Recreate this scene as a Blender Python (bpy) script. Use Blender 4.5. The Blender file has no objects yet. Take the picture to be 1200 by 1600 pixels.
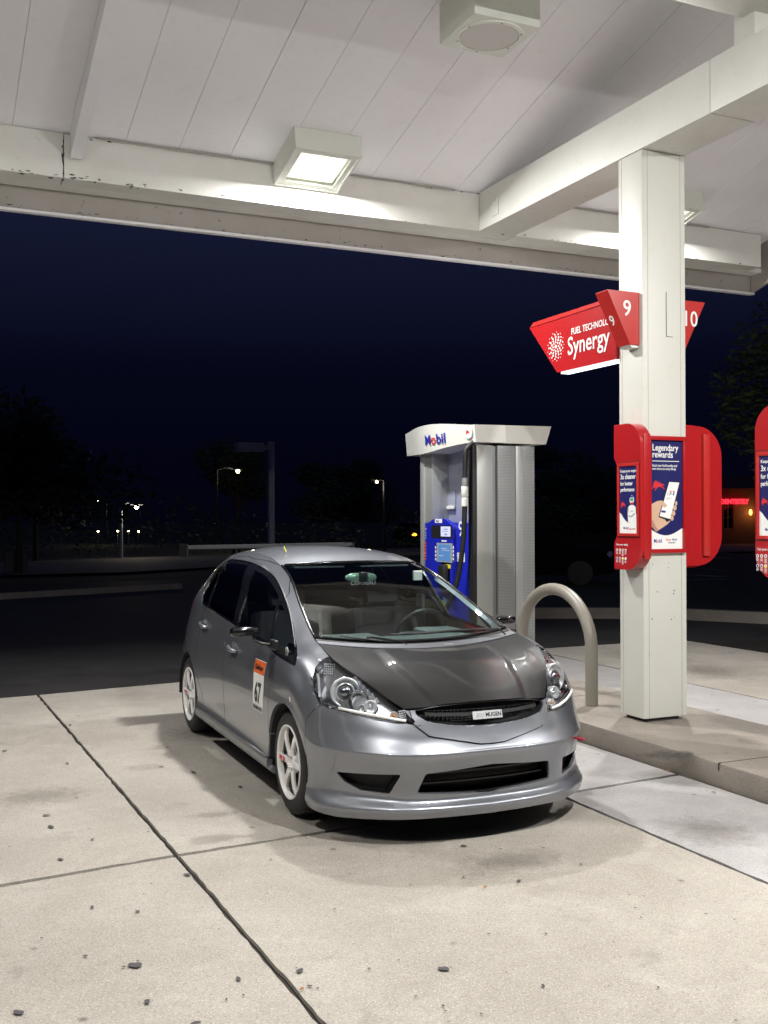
import bpy, bmesh, math, random
from mathutils import Vector, Matrix
R=math.radians
random.seed(7)
SC=bpy.context.scene; COL=SC.collection
# ---------------------------------------------------------------- camera, sky, exposure
cd=bpy.data.cameras.new('camera'); cam=bpy.data.objects.new('camera',cd); COL.objects.link(cam)
cd.sensor_fit='VERTICAL'; cd.sensor_height=36; cd.lens=36*1625/1600; cd.clip_end=900
cam.location=(0,0,1.654)
cam.rotation_euler=(Matrix.Rotation(-R(24.37),4,'Z')@Matrix.Rotation(R(90.405),4,'X')@Matrix.Rotation(R(-.14),4,'Z')).to_euler()
SC.camera=cam
SC.render.engine='CYCLES'
SC.view_settings.view_transform='Standard'; SC.view_settings.look='None'
SC.view_settings.gamma=1; SC.view_settings.use_curve_mapping=False
SC.view_settings.exposure=0
w=bpy.data.worlds.new('World'); SC.world=w; w.use_nodes=True
nt=w.node_tree; nt.nodes.clear()
def nn(nt,t,**k):
    n=nt.nodes.new(t)
    for a,b in k.items(): setattr(n,a,b)
    return n
out=nn(nt,'ShaderNodeOutputWorld'); bg=nn(nt,'ShaderNodeBackground'); tc=nn(nt,'ShaderNodeTexCoord')
sp=nn(nt,'ShaderNodeSeparateXYZ'); rp=nn(nt,'ShaderNodeValToRGB')
nt.links.new(tc.outputs['Generated'],sp.inputs[0]); nt.links.new(sp.outputs['Z'],rp.inputs[0])
nt.links.new(rp.outputs[0],bg.inputs[0]); nt.links.new(bg.outputs[0],out.inputs[0])
cr=rp.color_ramp
cr.elements[0].position=0; cr.elements[0].color=(.0009,.0010,.0045,1)
cr.elements[1].position=.55; cr.elements[1].color=(.0145,.019,.048,1)
for p,c in ((.07,(.0011,.0013,.0065)),(.14,(.0017,.0022,.0090)),(.26,(.0070,.0092,.0275))):
    e=cr.elements.new(p); e.color=(*c,1)
bg.inputs[1].default_value=1.0
LAMP_W=222

# ---------------------------------------------------------------- materials
MATS={}
def mat(name,col=(.5,.5,.5),rough=.6,metal=0,coat=0,emit=None,es=0,noise=None,bump=None,spec=.5,alpha=1):
    m=bpy.data.materials.new(name); m.use_nodes=True; t=m.node_tree; b=t.nodes['Principled BSDF']
    b.inputs['Base Color'].default_value=(*col,1); b.inputs['Roughness'].default_value=rough
    b.inputs['Metallic'].default_value=metal; b.inputs['Coat Weight'].default_value=coat
    b.inputs['Coat Roughness'].default_value=.04
    b.inputs['Specular IOR Level'].default_value=spec
    if emit: b.inputs['Emission Color'].default_value=(*emit,1); b.inputs['Emission Strength'].default_value=es
    tcn=t.nodes.new('ShaderNodeTexCoord')
    if noise:   # list of (scale, amount, colour, lo, hi)
        src=None; last=(*col,1)
        for i,(sc,amt,c,lo,hi) in enumerate(noise):
            n=t.nodes.new('ShaderNodeTexNoise'); n.inputs['Scale'].default_value=sc; n.inputs['Detail'].default_value=6; n.inputs['Roughness'].default_value=.62
            t.links.new(tcn.outputs['Object'],n.inputs['Vector'])
            mr=t.nodes.new('ShaderNodeMapRange'); mr.inputs[1].default_value=lo; mr.inputs[2].default_value=hi; mr.inputs[4].default_value=amt
            t.links.new(n.outputs[0],mr.inputs[0])
            mx=t.nodes.new('ShaderNodeMix'); mx.data_type='RGBA'
            t.links.new(mr.outputs[0],mx.inputs[0])
            if src: t.links.new(src,mx.inputs[6])
            else: mx.inputs[6].default_value=last
            mx.inputs[7].default_value=(*c,1); src=mx.outputs[2]
        t.links.new(src,b.inputs['Base Color'])
    if bump:
        n=t.nodes.new('ShaderNodeTexNoise'); n.inputs['Scale'].default_value=bump[0]; n.inputs['Detail'].default_value=5
        t.links.new(tcn.outputs['Object'],n.inputs['Vector'])
        bp=t.nodes.new('ShaderNodeBump'); bp.inputs['Strength'].default_value=bump[1]; bp.inputs['Distance'].default_value=bump[2]
        t.links.new(n.outputs[0],bp.inputs['Height']); t.links.new(bp.outputs[0],b.inputs['Normal'])
    MATS[name]=m; return m
def glassmat(name,tint=(.8,.85,.85),rough=.0,ior=1.5):
    m=bpy.data.materials.new(name); m.use_nodes=True; t=m.node_tree; t.nodes.clear()
    o=t.nodes.new('ShaderNodeOutputMaterial'); mx=t.nodes.new('ShaderNodeMixShader'); tr=t.nodes.new('ShaderNodeBsdfTransparent'); g=t.nodes.new('ShaderNodeBsdfGlossy')
    f=t.nodes.new('ShaderNodeFresnel'); f.inputs[0].default_value=ior
    ge=t.nodes.new('ShaderNodeNewGeometry'); mr=t.nodes.new('ShaderNodeMapRange'); mr.inputs[3].default_value=ior; mr.inputs[4].default_value=1/ior   # same reflection from both sides of a thin pane
    t.links.new(ge.outputs['Backfacing'],mr.inputs[0]); t.links.new(mr.outputs[0],f.inputs[0])
    tr.inputs[0].default_value=(*tint,1); g.inputs['Roughness'].default_value=rough
    t.links.new(f.outputs[0],mx.inputs[0]); t.links.new(tr.outputs[0],mx.inputs[1]); t.links.new(g.outputs[0],mx.inputs[2]); t.links.new(mx.outputs[0],o.inputs[0])
    MATS[name]=m; return m

def concrete(name,base,dark,light,speck=.55,joint=False):
    m=bpy.data.materials.new(name); m.use_nodes=True; t=m.node_tree; b=t.nodes['Principled BSDF']; L=t.links.new
    g=t.nodes.new('ShaderNodeNewGeometry'); P=g.outputs['Position']
    def noise(sc,det=6,ro=.6,dist=0):
        n=t.nodes.new('ShaderNodeTexNoise'); n.inputs['Scale'].default_value=sc; n.inputs['Detail'].default_value=det; n.inputs['Roughness'].default_value=ro; n.inputs['Distortion'].default_value=dist; L(P,n.inputs['Vector']); return n.outputs[0]
    def rng(s,lo,hi,a=0,bb=1):
        n=t.nodes.new('ShaderNodeMapRange'); n.inputs[1].default_value=lo; n.inputs[2].default_value=hi; n.inputs[3].default_value=a; n.inputs[4].default_value=bb; L(s,n.inputs[0]); return n.outputs[0]
    def mix(f,a,c,mode='MIX'):
        n=t.nodes.new('ShaderNodeMix'); n.data_type='RGBA'; n.blend_type=mode
        if isinstance(f,float): n.inputs[0].default_value=f
        else: L(f,n.inputs[0])
        for i,v in ((6,a),(7,c)):
            if isinstance(v,tuple): n.inputs[i].default_value=(*v,1)
            else: L(v,n.inputs[i])
        return n.outputs[2]
    c=mix(rng(noise(.7,5,.65,.4),.35,.68),base,dark)
    c=mix(rng(noise(2.3,7,.7,.8),.5,.75,0,.6),c,light)
    c=mix(rng(noise(6,6,.7,1.5),.55,.8,0,.4),c,dark)
    fine=noise(260,2,.6)
    c=mix(rng(fine,.58,.72,0,speck),c,tuple(x*.45 for x in dark))
    c=mix(rng(noise(105,3,.65),.52,.68,0,speck*.95),c,tuple(x*.52 for x in dark))
    c=mix(rng(noise(140,2,.5),.56,.70,0,speck*.9),c,tuple(min(1,x*1.5) for x in light))
    v=t.nodes.new('ShaderNodeTexVoronoi'); v.inputs['Scale'].default_value=2.6; L(P,v.inputs['Vector'])
    c=mix(rng(v.outputs['Distance'],.02,.06,.75,0),c,tuple(x*.3 for x in dark))
    sm=noise(1.3,4,.6,2.5)
    c=mix(rng(sm,.62,.72,0,.35),c,tuple(x*.55 for x in dark))
    L(c,b.inputs['Base Color']); b.inputs['Roughness'].default_value=.72
    b.inputs['Specular IOR Level'].default_value=.35
    bp=t.nodes.new('ShaderNodeBump'); bp.inputs['Strength'].default_value=.35; bp.inputs['Distance'].default_value=.004
    L(fine,bp.inputs['Height']); L(bp.outputs[0],b.inputs['Normal'])
    MATS[name]=m; return m
concrete('slab_concrete',(.392,.362,.318),(.28,.254,.216),(.462,.430,.382))
concrete('slab_pale',(.375,.36,.355),(.29,.275,.265),(.44,.425,.42),.45)
concrete('kerb_concrete',(.25,.222,.19),(.18,.16,.135),(.31,.275,.235),.4)
concrete('joint_dirt',(.020,.015,.012),(.013,.010,.008),(.035,.026,.020),.3)
concrete('asphalt',(.030,.028,.027),(.020,.019,.018),(.055,.05,.047),.5)
mat('canopy_paint',(.88,.875,.91),.5,noise=[(1.2,.35,(.82,.81,.84),.45,.75),(9,.2,(.58,.56,.55),.55,.8),(46,.5,(.25,.24,.23),.73,.77)])
mat('trim_paint',(.76,.76,.72),.5,noise=[(1.5,.4,(.56,.55,.48),.45,.8),(14,.35,(.40,.37,.32),.6,.8),(40,.5,(.2,.18,.16),.68,.74)])
mat('old_paint',(.42,.395,.37),.6,noise=[(2,.5,(.33,.31,.28),.4,.7),(18,.8,(.10,.09,.08),.64,.72)])
mat('column_paint',(.61,.61,.56),.45,noise=[(1.7,.35,(.57,.57,.50),.45,.75),(11,.25,(.46,.45,.38),.58,.8),(55,.6,(.2,.19,.17),.70,.75)])
mat('dark_gap',(.02,.02,.02),.8)
mat('lamp_white',(.72,.74,.68),.5,noise=[(8,.2,(.5,.5,.45),.5,.8)])
mat('lamp_lens',(.8,.8,.75),.3,emit=(1,.97,.88),es=.8)
mat('led_core',(.9,.9,.85),.3,emit=(1,.96,.82),es=22)
mat('lens_off',(.60,.58,.56),.35)
mat('sign_red',(.40,.011,.014),.3,coat=.4,noise=[(3,.2,(.30,.008,.010),.4,.8)])
mat('sign_red_lit',(.47,.026,.022),.3,coat=.4)  # lighter copy of sign_red; brightness of lit faces put into the colour
mat('white_print',(.82,.82,.80),.5)
mat('blue_print',(.011,.013,.105),.4,coat=.3)
mat('red_print',(.62,.03,.035),.45)
mat('mobil_blue',(.02,.03,.30),.45)
mat('black_print',(.012,.012,.014),.5)
mat('grey_print',(.35,.36,.38),.5)
mat('skin_print',(.62,.40,.28),.6)
mat('skin_shade',(.42,.23,.16),.6)
mat('teal_print',(.03,.28,.20),.4)
mat('yellow_print',(.75,.68,.03),.5)
mat('led_strip',(.9,.9,.9),.4,emit=(.9,.95,1),es=2.4)
mat('pump_grey',(.40,.41,.40),.38,metal=.35,noise=[(5,.25,(.33,.34,.33),.4,.7)])
mat('pump_perf',(.27,.285,.29),.45,metal=.4)
mat('pump_blue',(.012,.02,.42),.35,coat=.3)
mat('pump_panel',(.33,.35,.43),.4)
mat('pump_white',(.66,.66,.62),.4,noise=[(7,.3,(.5,.5,.46),.5,.8)])
mat('rubber',(.012,.012,.013),.5)
mat('tyre_rubber',(.018,.018,.019),.62,bump=(90,.15,.002))
mat('screen_lit',(.3,.3,.5),.3,emit=(.62,.66,.95),es=.75)
mat('screen_blue',(.05,.1,.25),.3,emit=(.10,.28,.55),es=.6)
mat('bollard_paint',(.215,.20,.168),.42,noise=[(6,.3,(.28,.255,.21),.45,.75)])
mat('car_silver',(.275,.288,.318),.37,metal=.74,coat=.85)
mat('car_silver_dull',(.24,.25,.27),.42,metal=.7,coat=.5)
m=mat('carbon',(.013,.0128,.013),.5,coat=.42,spec=.1)
mat('plastic_black',(.013,.013,.014),.4)
mat('gloss_black',(.008,.008,.009),.12,coat=.6)
mat('chrome',(.80,.81,.83),.16,metal=.85)
mat('silver_bowl',(.72,.73,.75),.28,metal=.55,coat=.5)
mat('chrome_dark',(.30,.31,.33),.2,metal=1)
mat('lamp_housing',(.30,.30,.32),.24,metal=.85)
mat('badge_plate',(.55,.56,.57),.35,metal=.3)
mat("barrel_dust_shade",(.06,.05,.042),.6,noise=[(14,.5,(.05,.035,.028),.4,.7)])  # brown dust, with the shade between the spokes put into the colour
mat('amber',(.6,.2,.02),.3)
mat('tail_red',(.35,.01,.01),.2,coat=.6)
mat("wheel_white",(.88,.87,.85),.32,coat=.3,noise=[(16,.35,(.62,.52,.44),.5,.8)])
mat('brake_steel',(.10,.09,.085),.5,metal=.5)
mat('trim_grey',(.085,.095,.10),.7)
mat('dash_teal',(.075,.095,.10),.6)
mat('seat_fabric',(.02,.021,.023),.9)
mat('mirror_face',(.35,.5,.42),.15,metal=.5)
mat('hook_red',(.5,.03,.06),.3,metal=.3)
mat('orange_print',(.80,.13,.02),.5)
mat('frit',(.006,.006,.007),.15)
glassmat('windscreen_glass',(.70,.80,.78),ior=1.3)
glassmat('lens_clear',(.93,.95,.96))
glassmat('tint_glass',(.06,.065,.07))
glassmat('window_glass',(.78,.80,.80),ior=1.4)
mat('bark',(.05,.038,.028),.9)
mat('leaf',(.095,.12,.04),.6); mat('leaf_dark',(.025,.04,.018),.7)
mat('far_wall',(.16,.085,.055),.8,noise=[(1,.4,(.10,.055,.035),.4,.7)])
mat('far_roof',(.09,.03,.022),.8)
mat('far_grey',(.10,.10,.105),.8)
mat('neon_red',(1,.05,.05),.5,emit=(1,.02,.04),es=3.2)
mat('wall_lamp',(1,.6,.2),.5,emit=(1,.42,.08),es=5)
mat('street_bulb',(1,.9,.7),.5,emit=(1,.93,.72),es=26)
mat('street_bulb_warm',(1,.8,.5),.5,emit=(1,.72,.38),es=18)
mat('signal_amber',(1,.4,.1),.5,emit=(1,.28,.02),es=7)
mat('pole_grey',(.34,.36,.41),.6)
mat('pole_dark',(.04,.04,.045),.6)
mat('wing_black',(.02,.02,.022),.75,spec=.2)
mat('road_paint',(.30,.26,.25),.8)
mat('path',(.10,.10,.105),.85,noise=[(3,.4,(.09,.09,.10),.4,.7)])
mat('grass',(.028,.035,.016),.9,noise=[(4,.5,(.05,.035,.018),.4,.7)])
mat("far_car",(.002,.002,.002),.7,spec=.1)
mat('dry_leaf',(.30,.12,.04),.8)
mat('tar',(.065,.060,.062),.85)

def stainmat(name,col=(.03,.026,.022),amt=.8,sc=9):
    m=bpy.data.materials.new(name); m.use_nodes=True; t=m.node_tree; b=t.nodes['Principled BSDF']; L=t.links.new
    b.inputs['Base Color'].default_value=(*col,1); b.inputs['Roughness'].default_value=.6
    tc_=t.nodes.new('ShaderNodeTexCoord'); n=t.nodes.new('ShaderNodeTexNoise'); n.inputs['Scale'].default_value=sc; n.inputs['Detail'].default_value=8; n.inputs['Roughness'].default_value=.7; L(tc_.outputs['Object'],n.inputs['Vector'])
    ln=t.nodes.new('ShaderNodeVectorMath'); ln.operation='LENGTH'; mp=t.nodes.new('ShaderNodeMapping'); L(tc_.outputs['Generated'],mp.inputs[0]); mp.inputs['Location'].default_value=(-1,-1,0); mp.inputs['Scale'].default_value=(2,2,0); L(mp.outputs[0],ln.inputs[0])
    a=t.nodes.new('ShaderNodeMath'); a.operation='SUBTRACT'; a.inputs[0].default_value=1.0; L(ln.outputs['Value'],a.inputs[1])
    c=t.nodes.new('ShaderNodeMath'); c.operation='MULTIPLY_ADD'; L(a.outputs[0],c.inputs[0]); c.inputs[1].default_value=.55; L(n.outputs[0],c.inputs[2])
    mr=t.nodes.new('ShaderNodeMapRange'); mr.inputs[1].default_value=.62; mr.inputs[2].default_value=.95; mr.inputs[4].default_value=amt; L(c.outputs[0],mr.inputs[0])
    L(mr.outputs[0],b.inputs['Alpha']); MATS[name]=m; return m
stainmat('oil_stain'); stainmat('damp_stain',(.17,.15,.125),.30,14)
# ---------------------------------------------------------------- helpers
def basis(o): return Matrix.LocRotScale(o.location,o.rotation_euler,o.scale)
def chain(o):
    m=basis(o)
    if o.parent: m=chain(o.parent)@o.matrix_parent_inverse@m
    return m
def tag(o,label=None,cat=None,group=None,kind=None):
    if label: o['label']=label
    if cat: o['category']=cat
    if group: o['group']=group
    if kind: o['kind']=kind
    return o
def link(name,me,mats,parent=None,world=True,**k):
    o=bpy.data.objects.new(name,me); COL.objects.link(o)
    if mats is not None:
        for mm in (mats if isinstance(mats,(list,tuple)) else [mats]): me.materials.append(MATS[mm])
    if parent:
        o.parent=parent
        if world: o.matrix_parent_inverse=chain(parent).inverted()
    return tag(o,**k)
def empty(name,loc=(0,0,0),rz=0,parent=None,**k):
    o=bpy.data.objects.new(name,None); COL.objects.link(o); o.location=loc; o.rotation_euler=(0,0,rz); o.empty_display_size=.1
    return tag(o,**k)
def copy_tree(o,parent=None):
    c_=o.copy(); COL.objects.link(c_); c_.parent=parent
    if parent and o.parent: c_.matrix_parent_inverse=o.matrix_parent_inverse.copy()
    for ch in list(o.children): copy_tree(ch,c_)
    return c_
def fin(bm,name,mats,parent=None,smooth=None,world=True,**k):
    bmesh.ops.recalc_face_normals(bm,faces=bm.faces) if k.pop('recalc',True) else None
    if smooth is not None:
        for f in bm.faces: f.smooth=True
        for e in bm.edges:
            if len(e.link_faces)==2 and e.calc_face_angle(0)>R(smooth): e.smooth=False
    me=bpy.data.meshes.new(name); bm.to_mesh(me); bm.free()
    return link(name,me,mats,parent,world,**k)
def box(bm,x0,x1,y0,y1,z0,z1,bev=0,mi=0,M=None):
    vs=[bm.verts.new((x,y,z)) for z in (z0,z1) for x,y in ((x0,y0),(x1,y0),(x1,y1),(x0,y1))]
    fs=[bm.faces.new([vs[i] for i in q]) for q in ((3,2,1,0),(4,5,6,7),(0,1,5,4),(1,2,6,5),(2,3,7,6),(3,0,4,7))]
    for f in fs: f.material_index=mi
    if bev:
        es=list({e for f in fs for e in f.edges})
        r=bmesh.ops.bevel(bm,geom=es,offset=bev,segments=2,profile=.6,affect='EDGES')
        vs=list({v for f in r['faces'] for v in f.verts}|{v for v in vs if v.is_valid})
        for f in r['faces']: f.material_index=mi
    if M is not None:
        for v in vs: v.co=M@v.co
    return vs
def hexa(bm,p,mi=0):   # 8 points: bottom 4, top 4
    vs=[bm.verts.new(q) for q in p]
    for q in ((3,2,1,0),(4,5,6,7),(0,1,5,4),(1,2,6,5),(2,3,7,6),(3,0,4,7)): bm.faces.new([vs[i] for i in q]).material_index=mi
def prism(bm,pts,f0,f1,mi=0):   # pts 2d, f0/f1 map 2d->3d
    a=[bm.verts.new(f0(*p)) for p in pts]; b=[bm.verts.new(f1(*p)) for p in pts]
    n=len(pts)
    bm.faces.new(a[::-1]).material_index=mi; bm.faces.new(b).material_index=mi
    for i in range(n): bm.faces.new((a[i],a[(i+1)%n],b[(i+1)%n],b[i])).material_index=mi
    return a,b
def tube(bm,pts,r,seg=12,mi=0,caps=True,close=False):
    pts=[Vector(p) for p in pts]; rings=[]; n=len(pts)
    t0=(pts[1]-pts[0]).normalized(); up=Vector((0,0,1)) if abs(t0.z)<.9 else Vector((1,0,0)); nrm=t0.cross(up).normalized()
    for i,p in enumerate(pts):
        if close: t=(pts[(i+1)%n]-pts[i-1]).normalized()
        else: t=(pts[min(i+1,n-1)]-pts[max(i-1,0)]).normalized()
        nrm=(nrm-t*nrm.dot(t)).normalized(); b=t.cross(nrm)
        rr=r[i] if isinstance(r,(list,tuple)) else r
        rings.append([bm.verts.new(p+(nrm*math.cos(a)+b*math.sin(a))*rr) for a in [2*math.pi*j/seg for j in range(seg)]])
    for i in range(n if close else n-1):
        A=rings[i];B=rings[(i+1)%n]
        for j in range(seg):
            f=bm.faces.new((A[j],A[(j+1)%seg],B[(j+1)%seg],B[j])); f.material_index=mi
    if caps and not close:
        bm.faces.new(rings[0][::-1]).material_index=mi; bm.faces.new(rings[-1]).material_index=mi
def lathe(bm,prof,seg=48,axis='Y',c=(0,0,0),mi=0):   # prof (r, a) ; closed ring per point
    rings=[]
    for r,a in prof:
        ring=[]
        for j in range(seg):
            t=2*math.pi*j/seg; u,v=r*math.cos(t),r*math.sin(t)
            p={'Y':(u,a,v),'X':(a,u,v),'Z':(u,v,a)}[axis]
            ring.append(bm.verts.new((p[0]+c[0],p[1]+c[1],p[2]+c[2])))
        rings.append(ring)
    for A,B in zip(rings,rings[1:]):
        for j in range(seg): bm.faces.new((A[j],A[(j+1)%seg],B[(j+1)%seg],B[j])).material_index=mi
    return rings
class Frame:
    def __init__(s,o,u,v): s.o=Vector(o); s.u=Vector(u).normalized(); s.v=Vector(v).normalized(); s.n=s.u.cross(s.v)
    def __call__(s,a,b,off=0): return s.o+s.u*a+s.v*b+s.n*off
def flat(name,fr,polys,m,off,parent,th=.0008,**k):
    bm=bmesh.new()
    for pts in polys: prism(bm,pts,lambda a,b:fr(a,b,off),lambda a,b:fr(a,b,off+th))
    return fin(bm,name,m,parent,**k)
def rect(x0,x1,y0,y1): return [(x0,y0),(x1,y0),(x1,y1),(x0,y1)]
def circ(cx,cy,r,n=20,ry=None): return [(cx+r*math.cos(2*math.pi*i/n),cy+(ry or r)*math.sin(2*math.pi*i/n)) for i in range(n)]
def text(name,s,fr,x,y,size,m,off,parent,sx=1,bold=0,align='LEFT',ext=.0006,rot=0,shear=0,**k):
    cu=bpy.data.curves.new(name,'FONT'); cu.body=s; cu.size=size; cu.offset=bold*size; cu.extrude=ext; cu.align_x=align; cu.resolution_u=3; cu.shear=shear
    t=bpy.data.objects.new(name,cu); COL.objects.link(t)
    dg=bpy.context.evaluated_depsgraph_get(); me=bpy.data.meshes.new_from_object(t.evaluated_get(dg))
    bpy.data.objects.remove(t); bpy.data.curves.remove(cu)
    cr_,sr_=math.cos(rot),math.sin(rot)
    for v in me.vertices:
        a,b=v.co.x*sx,v.co.y
        v.co=fr(x+a*cr_-b*sr_,y+a*sr_+b*cr_,off+v.co.z)
    me.materials.clear()
    return link(name,me,m,parent,**k)
# ---------------------------------------------------------------- ground
def sheet(name,pts,z,m,kind='structure',parent=None,**k):
    bm=bmesh.new(); bm.faces.new([bm.verts.new((x,y,z)) for x,y in pts]); return fin(bm,name,m,parent,kind=kind,**k)
ground=sheet('ground',[(-300,-60),(300,-60),(300,420),(-300,420)],-.06,'grass')
sheet('asphalt_road',[(-120,8),(140,8),(140,29),(-120,29)],-.03,'asphalt')
sheet('far_road',[(-120,41),(200,41),(200,50),(-120,50)],-.02,'asphalt')
base=sheet('forecourt',[(-9,-6),(16,-6),(16,10.5),(9.9,10.9),(9.7,11.33),(7.4,11.33),(2.5,10.46),(.7,10.29),(-9,9.6)],-.022,'joint_dirt')
def lx(a,b): return lambda y:a[0]+(b[0]-a[0])*(y-a[1])/(b[1]-a[1])
j0=lambda y:-2.3+0*y
j1=lx((1.084,10.259),(1.228,3.2)); j2=lambda y:3.541; j3=lambda y:7.12
cy=lambda x:5.03+(x-.4)*.1 if x<3 else 5.17+(x-2.2)*.085
pad=lambda x:(10.29-(.7-x)*.08) if x<.7 else (10.29+(x-.7)*.155 if x<7.4 else 11.33)
g=.013
def slab(name,a,b,y0f,y1f,m='slab_concrete',n=8,**k):
    bm=bmesh.new(); lo=[];hi=[]
    pl=[]; 
    ya=[y0f(a(0)),y1f(a(0))]; yb=[y0f(b(0)),y1f(b(0))]
    def edge(p,q):   # slightly ragged edge
        P=[]
        L_=math.dist(p,q); nn_=max(2,int(L_/.07))
        dx,dy=(q[0]-p[0])/L_,(q[1]-p[1])/L_
        for i in range(nn_):
            t=i/nn_; r_=random.gauss(0,.0022)*(0 if i==0 else 1)
            if random.random()<.03: r_-=.009*0+.006
            P.append((p[0]+(q[0]-p[0])*t-dy*r_,p[1]+(q[1]-p[1])*t+dx*r_))
        return P
    h_=g*1.5
    A0=(a(y0f(a(0)))+g,y0f(a(0))+h_);B0=(b(y0f(b(0)))-g,y0f(b(0))+h_);B1=(b(y1f(b(0)))-g,y1f(b(0))-h_);A1=(a(y1f(a(0)))+g,y1f(a(0))-h_)
    pts=edge(A0,B0)+edge(B0,B1)+edge(B1,A1)+edge(A1,A0)
    vb=[bm.verts.new((x,y,0)) for x,y in pts]; f=bm.faces.new(vb)
    r=bmesh.ops.inset_region(bm,faces=[f],thickness=.006,depth=0)
    for v in vb: v.co.z=-.006
    ed=[e for e in bm.edges if len(e.link_faces)==1]
    ex=bmesh.ops.extrude_edge_only(bm,edges=ed)
    for v in ex['geom']:
        if isinstance(v,bmesh.types.BMVert): v.co.z=-.035
    return fin(bm,name,m,base,**k)
near=lambda x:0.0-.5+0*x
c0=lambda x:.0
for (a,b,m) in ((j0,j1,'slab_concrete'),(j1,j2,'slab_concrete'),(j2,lambda y:4.53,'slab_pale')):
    slab('concrete_slab',a,b,lambda x:-1.2,lambda x:cy(x),m)
    slab('concrete_slab',a,b,lambda x:cy(x),lambda x:pad(x),m)
    slab('concrete_slab',a,b,lambda x:-5.5,lambda x:-1.2,m)
for y0,y1 in ((-5.5,-1.2),(-1.2,5.0),(5.0,11.33)):
    slab('concrete_slab',lambda y:5.70,j3,lambda x,y0=y0:y0,lambda x,y1=y1:y1,'slab_pale')
slab('concrete_slab',j3,lambda y:11.5,lambda x:-1.2,lambda x:5.4)
slab('concrete_slab',j3,lambda y:9.6,lambda x:5.4,lambda x:11.33)
slab('concrete_slab',lambda y:-8.8,j0,lambda x:-5.5,lambda x:5.0)
slab('concrete_slab',lambda y:-8.8,j0,lambda x:5.0,lambda x:9.7)
# island with a rounded kerb edge
bm=bmesh.new(); box(bm,4.53,5.69,1.2,10.7,-.03,.145,bev=.018)
isl=fin(bm,'island_pavement','kerb_concrete',kind='structure',smooth=40)
bm=bmesh.new()
for y in (2.6,5.0,7.4,9.8): box(bm,4.526,5.694,y,y+.006,.1,.1465)
fin(bm,'island_joint','dark_gap',isl)
# round blots of tar and gum, pressed flat on the concrete
def G(px,py,z=0):
    F=1625; th=R(24.37); a,b=px-600,py-800; ro=R(-.14)
    a,b=a*math.cos(ro)-b*math.sin(ro),a*math.sin(ro)+b*math.cos(ro)
    r=a/F;u=-b/F;pi_=R(.405); d=math.cos(pi_)-u*math.sin(pi_);u2=math.sin(pi_)+u*math.cos(pi_)
    t=(z-1.654)/u2; return ((r*math.cos(th)+d*math.sin(th))*t,(-r*math.sin(th)+d*math.cos(th))*t)
spots=[(208,1506,11),(690,1514,9),(25,1579,9),(226,1563,7),(212,1500,3),(302,1597,9),(369,1528,6),(465,1516,9),(480,1540,5),(70,1271,6),(77,1289,6),(103,1190,4),(300,1205,5),(250,1196,4),(373,1228,5),(142,1309,4),(5,1170,4),(212,1422,4),(141,1415,4),(130,1491,4),(118,1244,2),(12,1320,2),(108,1130,3),(260,1166,3),(760,1460,3),(845,1541,4),(646,1557,3),(692,1580,3),(808,1377,5),(722,1322,5),(955,1474,2),(850,1460,3),(1025,1545,3),(1113,1240,4),(1120,1120,4),(722,1372,2),(1100,1430,3),(905,1352,3),(350,1560,3),(520,1420,3),(92,1340,5),(290,1365,7),(620,1500,2),(980,1400,2)]
bm=bmesh.new()
for px,py,s in spots:
    x,y=G(px,py); d_=math.hypot(x,y); rr=s*d_/1625*.72; ph=random.random()*6; ph2=random.random()*6; el=random.uniform(.9,1.5)
    def blot(x,y,rr,n=18):
        bm.faces.new([bm.verts.new((x+rr*q*math.cos(a),y+rr*q*math.sin(a)*el,.0012)) for a,q in [(2*math.pi*i/n,1+.28*math.sin(2*2*math.pi*i/n+ph)+.09*math.sin(3*2*math.pi*i/n+ph2)+random.uniform(-.04,.04)) for i in range(n)]])
    blot(x,y,rr)
    for k in range(random.randint(0,1) if s>6 else 0):
        a=random.random()*6.28; dd=rr*random.uniform(1.6,2.6); blot(x+dd*math.cos(a),y+dd*math.sin(a),rr*random.uniform(.12,.3),8)
for k in range(260):   # fine specks everywhere on the slabs
    x,y=random.uniform(-1,4.4),random.uniform(2.2,9.5); r_=random.uniform(.002,.006)
    bm.faces.new([bm.verts.new((x+r_*math.cos(a)*random.uniform(.6,1.4),y+r_*math.sin(a)*random.uniform(.6,1.6),.0011)) for a in [k2*math.pi/3 for k2 in range(6)]])
fin(bm,'tar_spots','tar',base,kind='stuff')
for px,py,ww in ((722,1371,'in front of the car nose, upper of two'),(755,1388,'in front of the car nose, lower of two'),(846,1327,'beside the joint right of the car'),(468,1546,'in the long joint near the bottom edge'),(1042,1207,'at the foot of the kerb, right hand one'),(1034,1204,'at the foot of the kerb, left hand one')):
    x,y=G(px,py); bm=bmesh.new(); a=random.random()*6; L_=.012
    p=[(x+L_*math.cos(a),y+L_*math.sin(a),.003),(x+.5*L_*math.cos(a+1.4),y+.5*L_*math.sin(a+1.4),.007),(x-L_*math.cos(a),y-L_*math.sin(a),.004),(x+.5*L_*math.cos(a-1.5),y+.5*L_*math.sin(a-1.5),.002)]
    vs=[bm.verts.new(q) for q in p]; bm.faces.new(vs); 
    r=bmesh.ops.extrude_face_region(bm,geom=bm.faces[:])
    for v in r['geom']:
        if isinstance(v,bmesh.types.BMVert): v.co.z+=.0015
    fin(bm,'dry_leaf','dry_leaf',group='dry leaf scraps on the concrete',label='tiny reddish dry leaf scrap '+ww,cat='leaf')
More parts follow.
